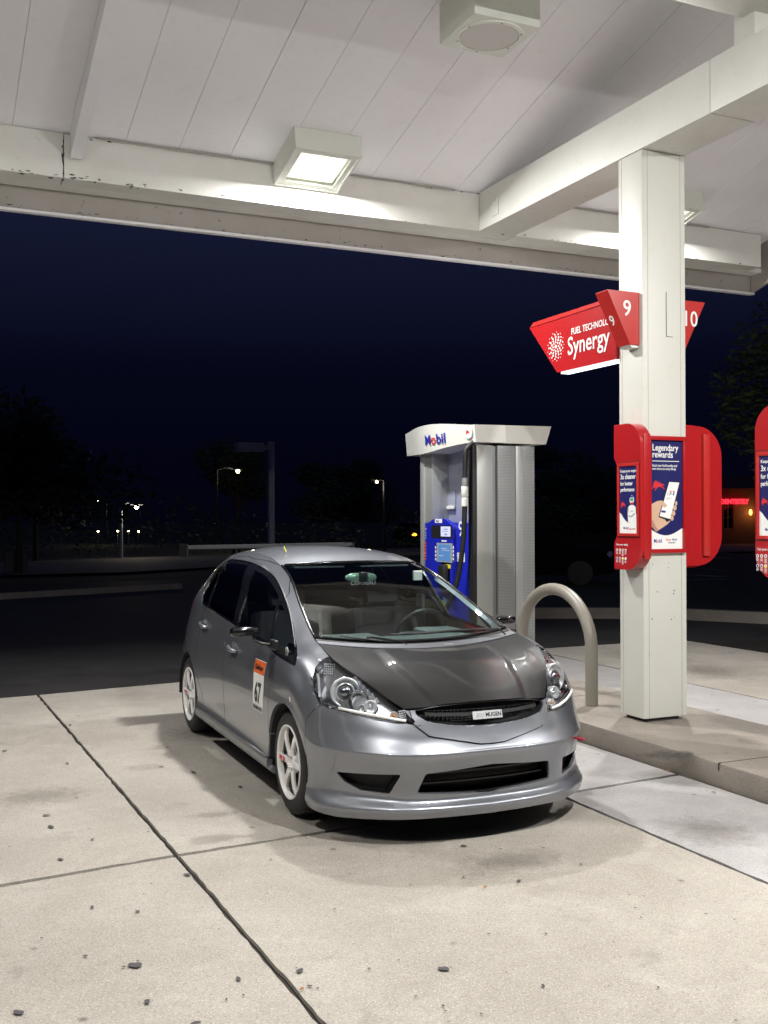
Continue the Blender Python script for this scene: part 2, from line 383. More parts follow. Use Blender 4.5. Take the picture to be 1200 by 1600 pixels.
for px,py,rx,ry,z,mm in ((1040,1182,.26,.20,.1466,'oil_stain'),(335,1270,.22,.10,.0016,'damp_stain'),(690,1300,.55,.12,.0017,'damp_stain'),(800,1345,.4,.22,.0015,'damp_stain'),(60,1240,.4,.3,.0016,'damp_stain'),(300,1145,.3,.5,.0016,'damp_stain'),(1100,1300,.35,.4,.0015,'damp_stain'),(1100,1050,.5,.6,.0015,'damp_stain')):
    x,y=G(px,py,z); bm=bmesh.new(); bm.faces.new([bm.verts.new((rx*math.cos(a),ry*math.sin(a),0)) for a in [i*math.pi/12 for i in range(24)]])
    o=fin(bm,'oil_stain' if mm[0]=='o' else 'damp_stain',mm,kind='structure'); o.location=(x,y,z)
# far kerbs, pavements
def kerb(name,pts,h=.15,w_=.16,m='kerb_concrete',z0=-.05,label=None):
    bm=bmesh.new(); P=[Vector((x,y,0)) for x,y in pts]; L_=[];
    for i,p in enumerate(P):
        t=(P[min(i+1,len(P)-1)]-P[max(i-1,0)]).normalized(); n_=Vector((-t.y,t.x,0))
        L_.append([bm.verts.new((p+n_*a)+Vector((0,0,z))) for a,z in ((0,z0),(.015,h),(w_,h),(w_,z0))])
    for A,B in zip(L_,L_[1:]):
        for j in range(3): bm.faces.new((A[j],B[j],B[j+1],A[j+1]))
    bm.faces.new(L_[0]); bm.faces.new(L_[-1][::-1])
    return fin(bm,name,m,kind='structure')
kerb('far_kerb',[(16,9.2),(13.6,10.6),(12.6,12.3),(11.6,13.8),(10.2,14.7),(8.4,15.35),(5,16.0)][::-1],w_=.18)
sheet('verge',[(4.5,16.2),(8.5,15.5),(10.3,14.85),(11.8,13.95),(12.8,12.4),(13.8,10.8),(16.2,9.4),(40,22),(30,34),(9,34)],.0,'grass')
kerb('left_kerb',[(-14,22.6),(1.7,23.5),(6,25.2)],h=.10)
sheet('far_pavement',[(-40,30),(6,33),(30,48),(27,54),(-1,41.5),(-40,38)],.02,'path')
sheet('right_pavement',[(27,40),(60,38),(75,50),(40,55)],.03,'path')
# white painted lane bars on the far road
bm=bmesh.new()
for px,py,w_,h_ in [(1103,908,1.4,.18),(1106,892,.25,1.2),(1099,902,.25,1.2),(1113,892,.25,1.2),(1110,902,.25,1.2),(1109,874,.3,2),(1118,874,.3,2),(1113,867,.3,2),(1121,866,.3,2),(1123,854,.4,3),(1130,854,.4,3)]:
    x,y=G(px,py,.006); box(bm,x-w_/2,x+w_/2,y-h_/2,y+h_/2,.003,.008)
fin(bm,'lane_marking','road_paint',kind='structure')

# ---------------------------------------------------------------- canopy
cano=empty('fuel_canopy',(4.92,6.35,0),label='white painted gabled fuel canopy with plank ceiling over the forecourt',cat='canopy')
YH=8.64; ZB=4.40; ZT=4.765; K=.245; YR=5.15
ce=lambda y: ZT+K*(YH-y) if y>=YR else ZT+K*(YH-(2*YR-y))
XS=[.71+.4405*i for i in range(-9,20)]
# plank mesh shared
def plank():
    bm=bmesh.new(); w_=.2193
    prof=[(-w_,.004),(-w_+.002,0),(w_-.002,0),(w_,.004),(w_,.05),(-w_,.05)]
    prism(bm,prof,lambda a,b:(a,YR+.005,ce(YR)+b),lambda a,b:(a,8.9,ce(8.9)+b))
    bmesh.ops.recalc_face_normals(bm,faces=bm.faces); me=bpy.data.meshes.new('ceiling_plank'); bm.to_mesh(me); bm.free(); me.materials.append(MATS['canopy_paint']); return me
pm=plank()
bm=bmesh.new(); prism(bm,[(-.2193,.004),(-.2173,0),(.2173,0),(.2193,.004),(.2193,.05),(-.2193,.05)],lambda a,b:(a,YR-.005,ce(YR-.001)+b),lambda a,b:(a,2*YR-8.9,ce(8.9)+b))
bmesh.ops.recalc_face_normals(bm,faces=bm.faces); pm2=bpy.data.meshes.new('ceiling_plank'); bm.to_mesh(pm2); bm.free(); pm2.materials.append(MATS['canopy_paint'])
for i in range(27):
    for me in (pm,pm2):
        o=link('ceiling_plank',me,None,cano); o.location=(XS[i]+.22025,0,random.uniform(-.002,.002))
# roof deck above
bm=bmesh.new(); XA,XB=-3.25,8.45
prism(bm,[(YR,ce(YR)+.055),(9.0,ce(9.0)+.055),(9.0,ce(9.0)+.12),(YR,ce(YR)+.12),(2*YR-9.0,ce(9.0)+.12),(2*YR-9.0,ce(9.0)+.055)],lambda a,b:(XA,a,b),lambda a,b:(XB+.20,a,b))
fin(bm,'roof_deck','dark_gap',cano)
for s in (1,-1):
    fy=lambda y:y if s==1 else 2*YR-y
    for xa,xb,dz in ((XA,1.095,.0),(1.103,4.918,-.006),(4.92+.407,XB,-.006)) if s==1 else ((XA,4.918,0),(5.327,XB,0)):
        bm=bmesh.new(); y0,y1=sorted((fy(YH),fy(8.84))); box(bm,xa,xb,y0,y1,ZB,ZT+dz-.004,bev=.006)
        fin(bm,'header_beam','trim_paint',cano,smooth=50)
    bm=bmesh.new(); y0,y1=sorted((fy(8.845),fy(9.01))); box(bm,XA,XB+.2,y0,y1,ZB+.004,ZB+.05); fin(bm,'soffit_board','trim_paint',cano)
    bm=bmesh.new(); y0,y1=sorted((fy(9.012),fy(9.05))); box(bm,XA-.04,XB+.24,y0,y1,4.21,ZB+.40,bev=.004); o=fin(bm,'fascia_board','old_paint',cano,smooth=50)
    bm=bmesh.new(); y0,y1=sorted((fy(8.995),fy(9.06))); box(bm,XA-.05,XB+.25,y0,y1,4.192,4.216,bev=.004); fin(bm,'drip_edge','canopy_paint',cano,smooth=50)
for xa,xb in ((XB+.2,XB+.24),(XA-.04,XA)):      # raking boards at the gable ends
    for s in (1,-1):
        bm=bmesh.new(); fy=lambda y:y if s==1 else 2*YR-y
        prism(bm,[(fy(9.0),4.215),(fy(9.0),4.80),(YR,ce(YR)+.12),(YR,ce(YR)-.40)],lambda a,b:(xa,a,b),lambda a,b:(xb,a,b)); fin(bm,'raking_board','old_paint',cano)
# main beams along the row of columns
def mbeam(x):
    for y0,y1 in ((2*YR-YH,5.488),(5.494,8.838 if x>0 else YH-.003)):
        bm=bmesh.new(); box(bm,x,x+.405,y0+.003,y1,ZB+.002,4.768,bev=.008); fin(bm,'main_beam','trim_paint',cano,smooth=50)
    bm=bmesh.new(); box(bm,x+.10,x+.28,5.18,5.37,4.77,ce(5.37)-.003,bev=.005); fin(bm,'king_post','trim_paint',cano,smooth=50)
mbeam(4.92); mbeam(-2.85)
bm=bmesh.new(); box(bm,4.912,4.919,8.28,8.40,4.47,4.63,bev=.003); box(bm,4.909,4.913,8.335,8.345,4.49,4.50); box(bm,4.909,4.913,8.335,8.345,4.60,4.61); fin(bm,'cover_plate','lamp_white',cano)
bm=bmesh.new(); box(bm,XA,XB,YR-.14,YR+.14,4.98,5.30,bev=.008); fin(bm,'ridge_beam','trim_paint',cano,smooth=50)
# sloping rafter at left
bm=bmesh.new(); hexa(bm,[(1.145,8.60,4.555),(1.24,8.60,4.555),(1.24,5.3,5.50),(1.145,5.3,5.50),(1.145,8.60,ce(8.6)-.002),(1.24,8.60,ce(8.6)-.002),(1.24,5.3,ce(5.3)-.002),(1.145,5.3,ce(5.3)-.002)]); fin(bm,'rafter','canopy_paint',cano)
# conduit run where ceiling meets header
bm=bmesh.new(); tube(bm,[(1.35+i*.3,YH-.012+.004*math.sin(i*1.7),ZT-.012+.003*math.sin(i*2.3)) for i in range(12)],.008,8); tube(bm,[(5.32+i*.3,YH-.012,ZT-.014) for i in range(9)],.008,8); fin(bm,'conduit','old_paint',cano,smooth=60)
# flaked paint along the lower edges of the header and fascia
bm=bmesh.new(); rg=random.Random(11)
for (ya,za,x0,x1,n_) in ((8.6385,4.408,.55,1.75,34),(8.6385,4.41,1.8,8.2,26),(9.0105,4.235,.5,8.2,46),(8.6385,4.752,1.2,5.0,24),(8.6385,4.5,1.085,1.11,10)):
    for i in range(n_):
        x=rg.uniform(x0,x1); z=za+rg.gauss(0,.012 if za<4.5 else .006); 
        if n_==10: z=rg.uniform(4.42,4.74)
        w_=rg.uniform(.004,.028); h_=rg.uniform(.002,.007)
        if n_==10: w_,h_=.004,.02
        bm.faces.new([bm.verts.new((x+w_*math.cos(a)*rg.uniform(.5,1.2),ya,z+h_*math.sin(a)*rg.uniform(.5,1.2))) for a in [k*math.pi/3.5 for k in range(7)]])
fin(bm,'paint_flakes','dark_gap',cano,kind='stuff')
# columns
def column(x,y0,y1):
    bm=bmesh.new(); box(bm,x,x+.405,y0,y1,.170,ZB-.001,bev=.014); c_=fin(bm,'column','column_paint',cano,smooth=50)
    bm=bmesh.new(); box(bm,x+.045,x+.335,y0+.02,y1-.02,.146,.1695); fin(bm,'base_gap','dark_gap',c_)  # black block put in for the dark gap under the column
    bm=bmesh.new()
    for u in (.05,.355): box(bm,x+u-.002,x+u+.002,y0-.0015,y0+.01,.172,ZB-.006)
    box(bm,x-.0015,x+.01,y1-.045,y1-.041,.172,ZB-.006)
    fin(bm,'panel_seam','old_paint',c_)
    return c_
colm=column(4.92,6.215,6.50)
column(4.92,4.42,4.70); column(4.92,3.80-.28,3.80); column(-2.85,6.215,6.50); column(-2.85,3.8,4.08)
bm=bmesh.new(); box(bm,5.14,5.20,6.2105,6.216,3.02,3.35); fin(bm,'access_flap','column_paint',colm)
bm=bmesh.new(); 
for a,b,c_,d in ((5.138,5.1395,3.018,3.352),(5.138,5.2,3.018,3.0195),): box(bm,a,b,6.2095,6.2145,c_,d)
fin(bm,'flap_gap','dark_gap',colm)
bm=bmesh.new()
for px,py in ((1019,883),(1047,882),(1046,889),(1027,926),(1056,925),(1055,930),(1018,968),(1056,966),(1051,970)):
    X=4.92+(px-1004)/70*.38; Z=1.654-(py-812)*7.75/1625; r_=random.uniform(.003,.006)
    bm.faces.new([bm.verts.new((X+r_*math.cos(a),6.2125,Z+r_*math.sin(a))) for a in [i*math.pi/3 for i in range(6)]])
fin(bm,'screw_holes','dark_gap',colm,kind='stuff')
# ceiling lamps; built square to the slope
def lamp_body(x0,lit,energy,label,group='square canopy downlights',ya=8.09,core=True):
    sl=math.atan(K) if ya>YR else -math.atan(K)
    t=empty('canopy_light',(x0+.295,ya+.285,ce(ya+.285)),label=label,cat='ceiling light',group=group)
    M=Matrix.Translation(t.location)@Matrix.Rotation(-sl,4,'X')
    a=.295
    bm=bmesh.new(); 
    # open box: walls
    for q in ((-a,a,-a,-a+.02),(-a,a,a-.02,a),(-a,-a+.02,-a+.02,a-.02),(a-.02,a,-a+.02,a-.02)): box(bm,*q,-.20,-.002,M=M)
    box(bm,-a+.02,a-.02,-a+.02,a-.02,-.03,-.004,M=M)
    fin(bm,'housing','lamp_white',t)
    bm=bmesh.new()
    for q in ((-a+.02,a-.02,-a+.02,-a+.07),(-a+.02,a-.02,a-.07,a-.02),(-a+.02,-a+.07,-a+.07,a-.07),(a-.07,a-.02,-a+.07,a-.07)): box(bm,*q,-.194,-.18,M=M)
    fin(bm,'frame','lamp_white',t)
    bm=bmesh.new(); box(bm,-a+.075,a-.075,-a+.075,a-.075,-.150,-.14,bev=.01,M=M); fin(bm,'diffuser','lamp_lens' if lit else 'lens_off',t,smooth=60)
    bm=bmesh.new()
    for i in range(12): box(bm,-.17+i*.03,-.158+i*.03,-.20,-.05,-.158,-.151,M=M)
    fin(bm,'lens_ribs','lamp_lens' if lit else 'lamp_white',t,kind='stuff')
    if lit:
        bm=bmesh.new(); box(bm,-.085,.115,-.03,.13,-.172,-.160,bev=.012,M=M); fin(bm,'led_panel','led_core',t,smooth=60)
        ld=bpy.data.lights.new('lamp',type='AREA'); ld.shape='RECTANGLE'; ld.size=.20; ld.size_y=.16; ld.energy=energy; ld.color=(1,.985,.955)
        lo=bpy.data.objects.new('lamp_glow',ld); COL.objects.link(lo); lo.matrix_world=Matrix.Translation(Vector((0,0,-.001)))@M@Matrix.Translation((.015,.05,-.195)); 
        lo.parent=t; lo.matrix_parent_inverse=chain(t).inverted(); tag(lo)
    return t
lamp_body(2.86,True,LAMP_W,'lit square downlight on the plank ceiling left of the main beam')
lamp_body(6.55,True,LAMP_W,'lit square downlight half hidden behind the white column')
lamp_body(2.86,True,LAMP_W*1.15,'lit square downlight on the near roof slope left of the main beam',ya=2*YR-8.66)
lamp_body(6.55,True,LAMP_W,'lit square downlight on the near roof slope right of the main beam',ya=2*YR-8.66)
lamp_body(-1.0,True,LAMP_W*.6,'added unseen square downlight on the near roof slope at its left end',ya=2*YR-8.66)  # out-of-view lamp added to raise the light bounced to the ceiling
lamp_body(-1.0,True,LAMP_W*.6,'added unseen square downlight on the far roof slope at its left end')  # also added out of view, to brighten the left ground and bounce
# unlit square box with a round lens
t=empty('unlit_fixture',(3.635,6.245,5.0),label='unlit white box fixture with a round cover on the upper ceiling',cat='ceiling fixture')
bm=bmesh.new(); hexa(bm,[(3.38,5.99,5.0),(3.89,5.99,5.0),(3.89,6.49,5.0),(3.38,6.49,5.0),(3.38,5.99,ce(5.99)-.003),(3.89,5.99,ce(5.99)-.003),(3.89,6.49,ce(6.49)-.003),(3.38,6.49,ce(6.49)-.003)]); fin(bm,'housing','lamp_white',t)
bm=bmesh.new(); lathe(bm,[(.001,4.992),(.20,4.992),(.203,4.9995)],40,'Z',(3.635,6.24,0)); fin(bm,'round_cover','lens_off',t,smooth=40)
bm=bmesh.new(); lathe(bm,[(.207,4.9995),(.207,4.990),(.236,4.990),(.238,4.9995)],40,'Z',(3.635,6.24,0)); o=fin(bm,'cover_ring','lamp_white',t,smooth=40)
bm=bmesh.new()
for i in range(6):
    a=i*math.pi/3+.4; lathe(bm,[(.001,4.985),(.007,4.985),(.008,4.9895)],8,'Z',(3.635+.222*math.cos(a),6.24+.222*math.sin(a),0))
fin(bm,'ring_screws','old_paint',o,kind='stuff')
# ---------------------------------------------------------------- plane helpers: where a sight line meets a wall plane
def ray(px,py):
    F=1625; a,b=px-600,py-800; ro=R(-.14); a,b=a*math.cos(ro)-b*math.sin(ro),a*math.sin(ro)+b*math.cos(ro)
    r=a/F;u=-b/F;p=R(.405);t=R(24.37); d=math.cos(p)-u*math.sin(p);u2=math.sin(p)+u*math.cos(p)
    return (r*math.cos(t)+d*math.sin(t),-r*math.sin(t)+d*math.cos(t),u2)
def PX(px,py,X):
    v=ray(px,py);t=X/v[0];return (v[1]*t,1.654+v[2]*t)
def PY(px,py,Y):
    v=ray(px,py);t=Y/v[1];return (v[0]*t,1.654+v[2]*t)
def pegasus(fr,x,y,s,m,off,parent,sx=1):
    w1=[(0,.42),(.10,.55),(.02,.62),(.16,.66),(.08,.78),(.24,.78),(.18,.92),(.36,.84),(.5,.62),(.52,.86),(.62,.66),(.70,.72),(.70,.58),(.82,.62),(1,.50),(.96,.44),(.84,.50),(.76,.42),(.92,.30),(1.02,.16),(.96,.12),(.84,.26),(.66,.34),(.44,.32),(.30,.12),(.20,-.02),(.15,.02),(.24,.20),(.20,.30),(.08,.26),(.0,.12),(-.04,.16),(.04,.34)]
    return flat('winged_horse',fr,[[(x+a*s*sx,y+b*s) for a,b in w1]],m,off,parent)
def brand(fr,x,y,size,off,parent,sx=1,bold=.016):
    for s_,m_ in (('M','mobil_blue'),('o','red_print'),('bil','mobil_blue')):
        o=text('brand_text',s_,fr,x,y,size,m_,off,parent,sx=sx,bold=bold)
        cu=bpy.data.curves.new('w','FONT'); cu.body=s_; cu.size=size; cu.offset=bold*size; q=bpy.data.objects.new('w',cu); COL.objects.link(q)
        me=bpy.data.meshes.new_from_object(q.evaluated_get(bpy.context.evaluated_depsgraph_get())); xm=max(v.co.x for v in me.vertices)
        bpy.data.objects.remove(q); bpy.data.curves.remove(cu); bpy.data.meshes.remove(me)
        x+=(xm+.045*size)*sx
# ---------------------------------------------------------------- hanging "Synergy" sign
fs=Frame((4.895,0,0),(0,-1,0),(0,0,1))
Q=lambda px,py:(-PX(px,py,4.895)[0],PX(px,py,4.895)[1])
t=empty('hanging_sign',(4.95,6.9,2.87),label='red slanted fuel technology sign with white lettering and a bright lower edge, beside the column',cat='sign')
out_=[(-7.72,3.315),(-7.655,3.355),(-6.503,3.36),(-6.503,2.875),(-7.30,2.875)]
bm=bmesh.new(); prism(bm,out_,lambda a,b:fs(a,b,0),lambda a,b:fs(a,b,-.12)); fin(bm,'sign_body','sign_red',t)
flat('top_trim',fs,[[(-7.70,3.318),(-7.648,3.352),(-6.505,3.356),(-6.505,3.325)]],'sign_red_lit',.001,t,th=.006)
bm=bmesh.new(); box(bm,4.915,4.995,6.505,7.27,2.862,2.874); fin(bm,'light_strip','led_strip',t)
x,y=Q(886,553); text('lettering','Synergy',fs,x+.02,y-.02,.205,'white_print',.002,t,sx=.88,bold=.008)
x,y=Q(893,527); text('lettering','FUEL TECHNOLOGY',fs,x+.01,y+.01,.075,'white_print',.002,t,sx=.86,bold=.012)
cx_,cy_=Q(870,543); dots=[]
for k,(n,r_,s_) in enumerate(((8,.038,.0085),(10,.060,.0095),(12,.082,.0095),(13,.104,.0075),(13,.121,.0045))):
    for i in range(n):
        a=2*math.pi*(i+.5*(k%2))/n; dots.append(circ(cx_+r_*math.cos(a),cy_+r_*math.sin(a),s_,8))
dots.append(circ(cx_,cy_,.016,12)); flat('burst_emblem',fs,dots,'white_print',.002,t)
# numbered wedges
def wedge(label,sgn,y0,num,X0_):
    t=empty('number_sign',(X0_,y0,2.95),label=label,cat='sign',group='red pump number wedges on the column')
    pts=[(0,3.335),(.285,3.335),(.285,3.33),(.085,2.945),(0,2.945)]
    bm=bmesh.new(); prism(bm,[(X0_-sgn*.001+sgn*a,b) for a,b in pts],lambda a,b:(a,y0,b),lambda a,b:(a,y0+.15,b)); 
    fin(bm,'sign_body','sign_red_lit',t)
    bm=bmesh.new(); prism(bm,[(X0_+sgn*.004,2.925),(X0_+sgn*.004,2.944),(X0_+sgn*.08,2.944),(X0_+sgn*.06,2.925)],lambda a,b:(a,y0+.01,b),lambda a,b:(a,y0+.13,b)); fin(bm,'lamp_base','lamp_white',t)
    f=Frame((0,y0,0),(1,0,0),(0,0,1))
    if sgn<0: text('number',num,f,X0_-.150,3.155,.165,'white_print',.0015,t,bold=.01,sx=.95)
    else: text('number',num,f,X0_+.062,3.14,.17,'white_print',.0015,t,bold=.006,sx=.9)
    if sgn<0:
        ux=Vector((.2,0,-.385)).normalized()   # sloping outer face
        n_=Vector((-.385,0,-.2)).normalized()
        ff=Frame((X0_-.285,y0,3.335),(0,-1,0),(-ux.x,0,-ux.z))
        text('number',num,ff,-.115,-.27,.11,'white_print',.002,t,bold=.01)
    return t
wedge('red wedge sign with number 9 on the left face of the white column',-1,6.25,'9',4.918)
wedge('red wedge sign with number 10 on the right face of the white column',1,6.33,'10',5.327)
# ---------------------------------------------------------------- service units (red D-shaped boxes)
def dprof(w_,z0,z1,r_,notch=True,n=12):
    P=[]
    for i in range(n+1):
        a=math.pi/2*i/n; P.append((w_-r_+r_*math.sin(a),z1-r_+r_*math.cos(a)))
    for i in range(n+1):
        a=math.pi/2*i/n; P.append((w_-r_+r_*math.cos(a),z0+r_-r_*math.sin(a)))
    if notch: P+=[(0,z0),(0,1.47),(.045,1.53),(.045,2.06),(0,2.11),(0,z1)]
    else: P+=[(0,z0),(0,z1)]
    return P
def unit(ylo,sgn,label):   # face towards -X; rounded end towards sgn*(-Y)
    t=empty('service_box',(4.87,ylo,1.275),label=label,cat='service box',group='red island service boxes with posters')
    X=4.815; f=Frame((X,0,0),(0,-1,0),(0,0,1)) 
    cv=lambda a:(-ylo+a) if sgn>0 else (-ylo-a)   # local a -> frame u (=-Y)
    pts=[(cv(a),b) for a,b in dprof(.318,1.275,2.36,.165)]
    bm=bmesh.new(); prism(bm,pts,lambda a,b:f(a,b,0),lambda a,b:f(a,b,-.10)); 
    bmesh.ops.bevel(bm,geom=[e for e in bm.edges if abs(e.verts[0].co.x-e.verts[1].co.x)<1e-6 and abs(e.verts[0].co.x-X)<1e-6],offset=.006,segments=2,affect='EDGES')
    fin(bm,'box_body','sign_red',t,smooth=40)
    bm=bmesh.new(); a0,a1=sorted((cv(.311),cv(.321)))
    y0,y1=-a1,-a0; box(bm,X+.03,X+.09,y0,y1,1.36,2.275,bev=.004); fin(bm,'side_rib','sign_red',t,smooth=40)
    # poster frame
    fw=.022; xa,xb,za,zb=.052,.302,1.525,2.065
    bm=bmesh.new()
    for q in ((xa,xb,zb-fw,zb),(xa,xb,za,za+fw),(xa,xa+fw,za+fw,zb-fw),(xb-fw,xb,za+fw,zb-fw)):
        u0,u1=sorted((cv(q[0]),cv(q[1]))); box(bm,X-.009,X-.0005,-u1,-u0,q[2],q[3],bev=.002)
    fr_=fin(bm,'poster_frame','sign_red_lit',t,smooth=40)
    bm=bmesh.new(); 
    u0,u1=sorted((cv(0.045),cv(.318)))
    for z in (2.075,1.516): box(bm,X-.0012,X+.002,-u1,-u0,z,z+.003)
    fin(bm,'seam','dark_gap',t)
    u0,u1=sorted((cv(xa+fw),cv(xb-fw))); W_=u1-u0; Z0,Z1=za+fw,zb-fw; H_=Z1-Z0
    po=flat('poster',f,[rect(u0,u1,Z0,Z1)],'blue_print',.0008,fr_)
    wave=[(u0,Z0)]+[(u1,Z0)]+[(u1-W_*i/10,Z0+.155-.075*math.sin(math.pi*min(1,(i/10)*1.05))) for i in range(11)]
    flat('poster_wave',f,[wave],'white_print',.002,fr_)
    for s_,yy,sz,sx_ in (('Keeps your engine',Z1-.045,.030,.86),('3x cleaner',Z1-.095,.052,.82),('for better',Z1-.142,.042,.86),('performance',Z1-.187,.042,.76)):
        text('poster_text',s_,f,u0+.012,yy,sz,'white_print',.003,fr_,sx=sx_,bold=.014 if sz>.035 else .006)
    pegasus(f,u0+.018,Z0+.185,.055,'red_print',.003,fr_)
    # racing driver in white overalls and helmet, printed
    hx=u0+W_*.72; hz=Z0+.245
    flat('poster_figure',f,[[(hx-.045,Z0+.085),(hx-.05,Z0+.15),(hx-.047,Z0+.19),(hx-.02,Z0+.208),(hx+.02,Z0+.208),(hx+.043,Z0+.19),(hx+.046,Z0+.14),(hx+.04,Z0+.09),(hx+.01,Z0+.079),(hx-.02,Z0+.080)]],'white_print',.003,fr_)
    flat('poster_figure',f,[[(hx-.04,Z0+.135),(hx-.01,Z0+.128),(hx+.03,Z0+.15),(hx+.035,Z0+.14),(hx,Z0+.118),(hx-.035,Z0+.122)],[(hx-.047,Z0+.19),(hx-.04,Z0+.194),(hx-.036,Z0+.15),(hx-.04,Z0+.15)],[(hx-.016,Z0+.16),(hx+.016,Z0+.16),(hx+.016,Z0+.166),(hx-.016,Z0+.166)]],'grey_print',.004,fr_)
    flat('poster_helmet',f,[circ(hx,hz,.026,16,.034)],'white_print',.004,fr_)
    flat('poster_helmet',f,[[(hx-.024,hz+.012),(hx-.012,hz+.031),(hx+.012,hz+.031),(hx+.024,hz+.012),(hx+.016,hz+.018),(hx-.016,hz+.018)]],'mobil_blue',.005,fr_)
    flat('poster_helmet',f,[[(hx-.018,hz-.006),(hx-.016,hz+.012),(hx+.016,hz+.012),(hx+.018,hz-.006)]],'teal_print',.005,fr_)
    flat('poster_helmet',f,[[(hx-.02,hz-.02),(hx+.02,hz-.016),(hx+.012,hz-.032),(hx-.01,hz-.034)]],'red_print',.005,fr_)
    brand(f,u0+W_*.22,Z0+.03,.026,.003,fr_,1,.01)
    text('poster_text','Supreme+',f,u0+W_*.52,Z0+.028,.020,'red_print',.003,fr_)
    # safety pictograms
    text('notice_text','For your safety',f,cv(.035) if sgn>0 else cv(.3),1.455,.022,'white_print',.001,t,bold=.008)
    cs=[]; tri=[]
    for j in range(2):
        for i in range(4):
            u=(cv(.04) if sgn>0 else cv(.3))+.034*i; z=1.42-.062*j
            cs.append(circ(u,z,.0115,12)); 
            for l_ in range(3+ (i==2)*2): tri.append(rect(u-.01,u+.01,z-.018-.006*l_,z-.0155-.006*l_))
    flat('pictogram',f,cs+tri,'white_print',.001,t)
    inn=[rect(c_[0][0]-.0115-.004,c_[0][0]-.0115+.004,c_[0][1]-.005,c_[0][1]+.005) for c_ in cs[:5]]
    flat('pictogram',f,inn,'black_print',.002,t); [flat('pictogram',f,[rect(c_[0][0]-.0175,c_[0][0]-.0055,c_[0][1]-.006,c_[0][1]+.006)],'mobil_blue',.002,t) for c_ in cs[4:6]]
    c6=cs[6][0]; flat('pictogram',f,[[(c6[0]-.023,c6[1]-.009),(c6[0]+.0,c6[1]-.009),(c6[0]-.0115,c6[1]+.011)]],'yellow_print',.002,t)
    return t
unit(6.43,1,'red service box on the left face of the front white column, engine cleaner poster')
unit(4.665,-1,'red service box cut by the right edge of the picture, engine cleaner poster')
# third box, seen end on, on the right side of the column
t=empty('service_box',(5.5,6.3,1.275),label='plain red rounded box with a raised rib on the right side of the white column',cat='service box')
bm=bmesh.new(); P=dprof(.39,1.275,2.375,.25,False); prism(bm,[(5.328+a,b) for a,b in P],lambda a,b:(a,6.33,b),lambda a,b:(a,6.40,b)); fin(bm,'back_plate','sign_red',t,smooth=40)
bm=bmesh.new(); P=dprof(.372,1.295,2.36,.235,False); prism(bm,[(5.328+a,b) for a,b in P],lambda a,b:(a,6.25,b),lambda a,b:(a,6.328,b)); 
fin(bm,'box_body','sign_red',t,smooth=40)
bm=bmesh.new(); box(bm,5.505,5.565,6.225,6.249,1.37,2.30,bev=.004); fin(bm,'side_rib','sign_red_lit',t,smooth=40)
# ---------------------------------------------------------------- "Legendary rewards" poster
t=empty('poster_sign',(5.13,6.2,1.40),label='blue rewards poster with a hand holding a phone, on the white column',cat='poster')
f=Frame((0,6.205,0),(1,0,0),(0,0,1))
mx=lambda x:4.985+(x-485)/360*.325; mz=lambda y:2.268-(y-210)/1180*.868
bm=bmesh.new()
for q in ((4.945,5.302,mz(250),mz(208)),(4.945,5.302,mz(1392),mz(1352)),(4.945,4.962,mz(1352),mz(250)),(mx(806),5.302,mz(1352),mz(250))): box(bm,q[0],q[1],6.185,6.2095,q[2],q[3],bev=.003)
fin(bm,'poster_frame','sign_red',t,smooth=40)
fr_=fin_=flat('poster',f,[rect(4.962,mx(806),mz(1352),mz(250))],'blue_print',.0008,t)
wv=[(4.962,mz(1351)),(mx(805),mz(1351))]+[(mx(805-320*i/12),mz(1140+75*math.sin(math.pi*(i/12)*.93))) for i in range(13)]+[(4.962,mz(1140))]
flat('poster_wave',f,[wv],'white_print',.002,fr_)
for s_,x_,y_,sz,bo,sx_ in (('Legendary',495,355,.068,.014,.86),('rewards',495,425,.068,.014,.86),('Stack your fuel benefits and',495,518,.027,.008,.77),('earn more on every fill-up',495,551,.027,.008,.77)):
    text('poster_text',s_,f,mx(x_),mz(y_),sz,'white_print',.003,fr_,sx=sx_,bold=bo)
flat('poster_rule',f,[rect(mx(495),mx(772),mz(465),mz(458))],'white_print',.003,fr_)
pegasus(f,mx(497),mz(762),.085,'red_print',.003,fr_,1.3)
M_=lambda L_:[(mx(a),mz(b)) for a,b in L_]
flat('poster_hand',f,[M_([(484,900),(540,868),(590,860),(625,885),(640,915),(600,935),(585,990),(640,1080),(690,1055),(650,1100),(590,1140),(530,1178),(484,1120)])],'skin_print',.003,fr_)
flat('poster_hand',f,[M_([(484,1120),(530,1178),(560,1160),(530,1130),(500,1070),(484,1050)])],'skin_shade',.004,fr_)
flat('poster_phone',f,[M_([(555,1028),(660,668),(780,672),(778,690),(690,1062),(660,1068)])],'black_print',.004,fr_)
flat('poster_phone',f,[M_([(566,1018),(668,672),(772,677),(676,1048)])],'white_print',.005,fr_)
flat('poster_finger',f,[circ(mx(738),mz(888),.011,12,.017),circ(mx(724),mz(935),.0165,12,.020),circ(mx(710),mz(990),.0165,12,.020),circ(mx(694),mz(1040),.015,12,.019)],'skin_print',.006,fr_)
flat('poster_finger',f,[M_([(580,900),(600,868),(640,905),(635,925),(612,930)])],'skin_print',.006,fr_)
flat('phone_print',f,[M_([(585,960),(630,965),(626,985),(582,980)]),M_([(700,800),(716,765),(722,768),(712,812)])],'mobil_blue',.006,fr_)
flat('phone_print',f,[M_([(668,765),(690,760),(690,770),(672,775)]),M_([(700,762),(720,760),(716,770),(702,770)])],'red_print',.006,fr_)
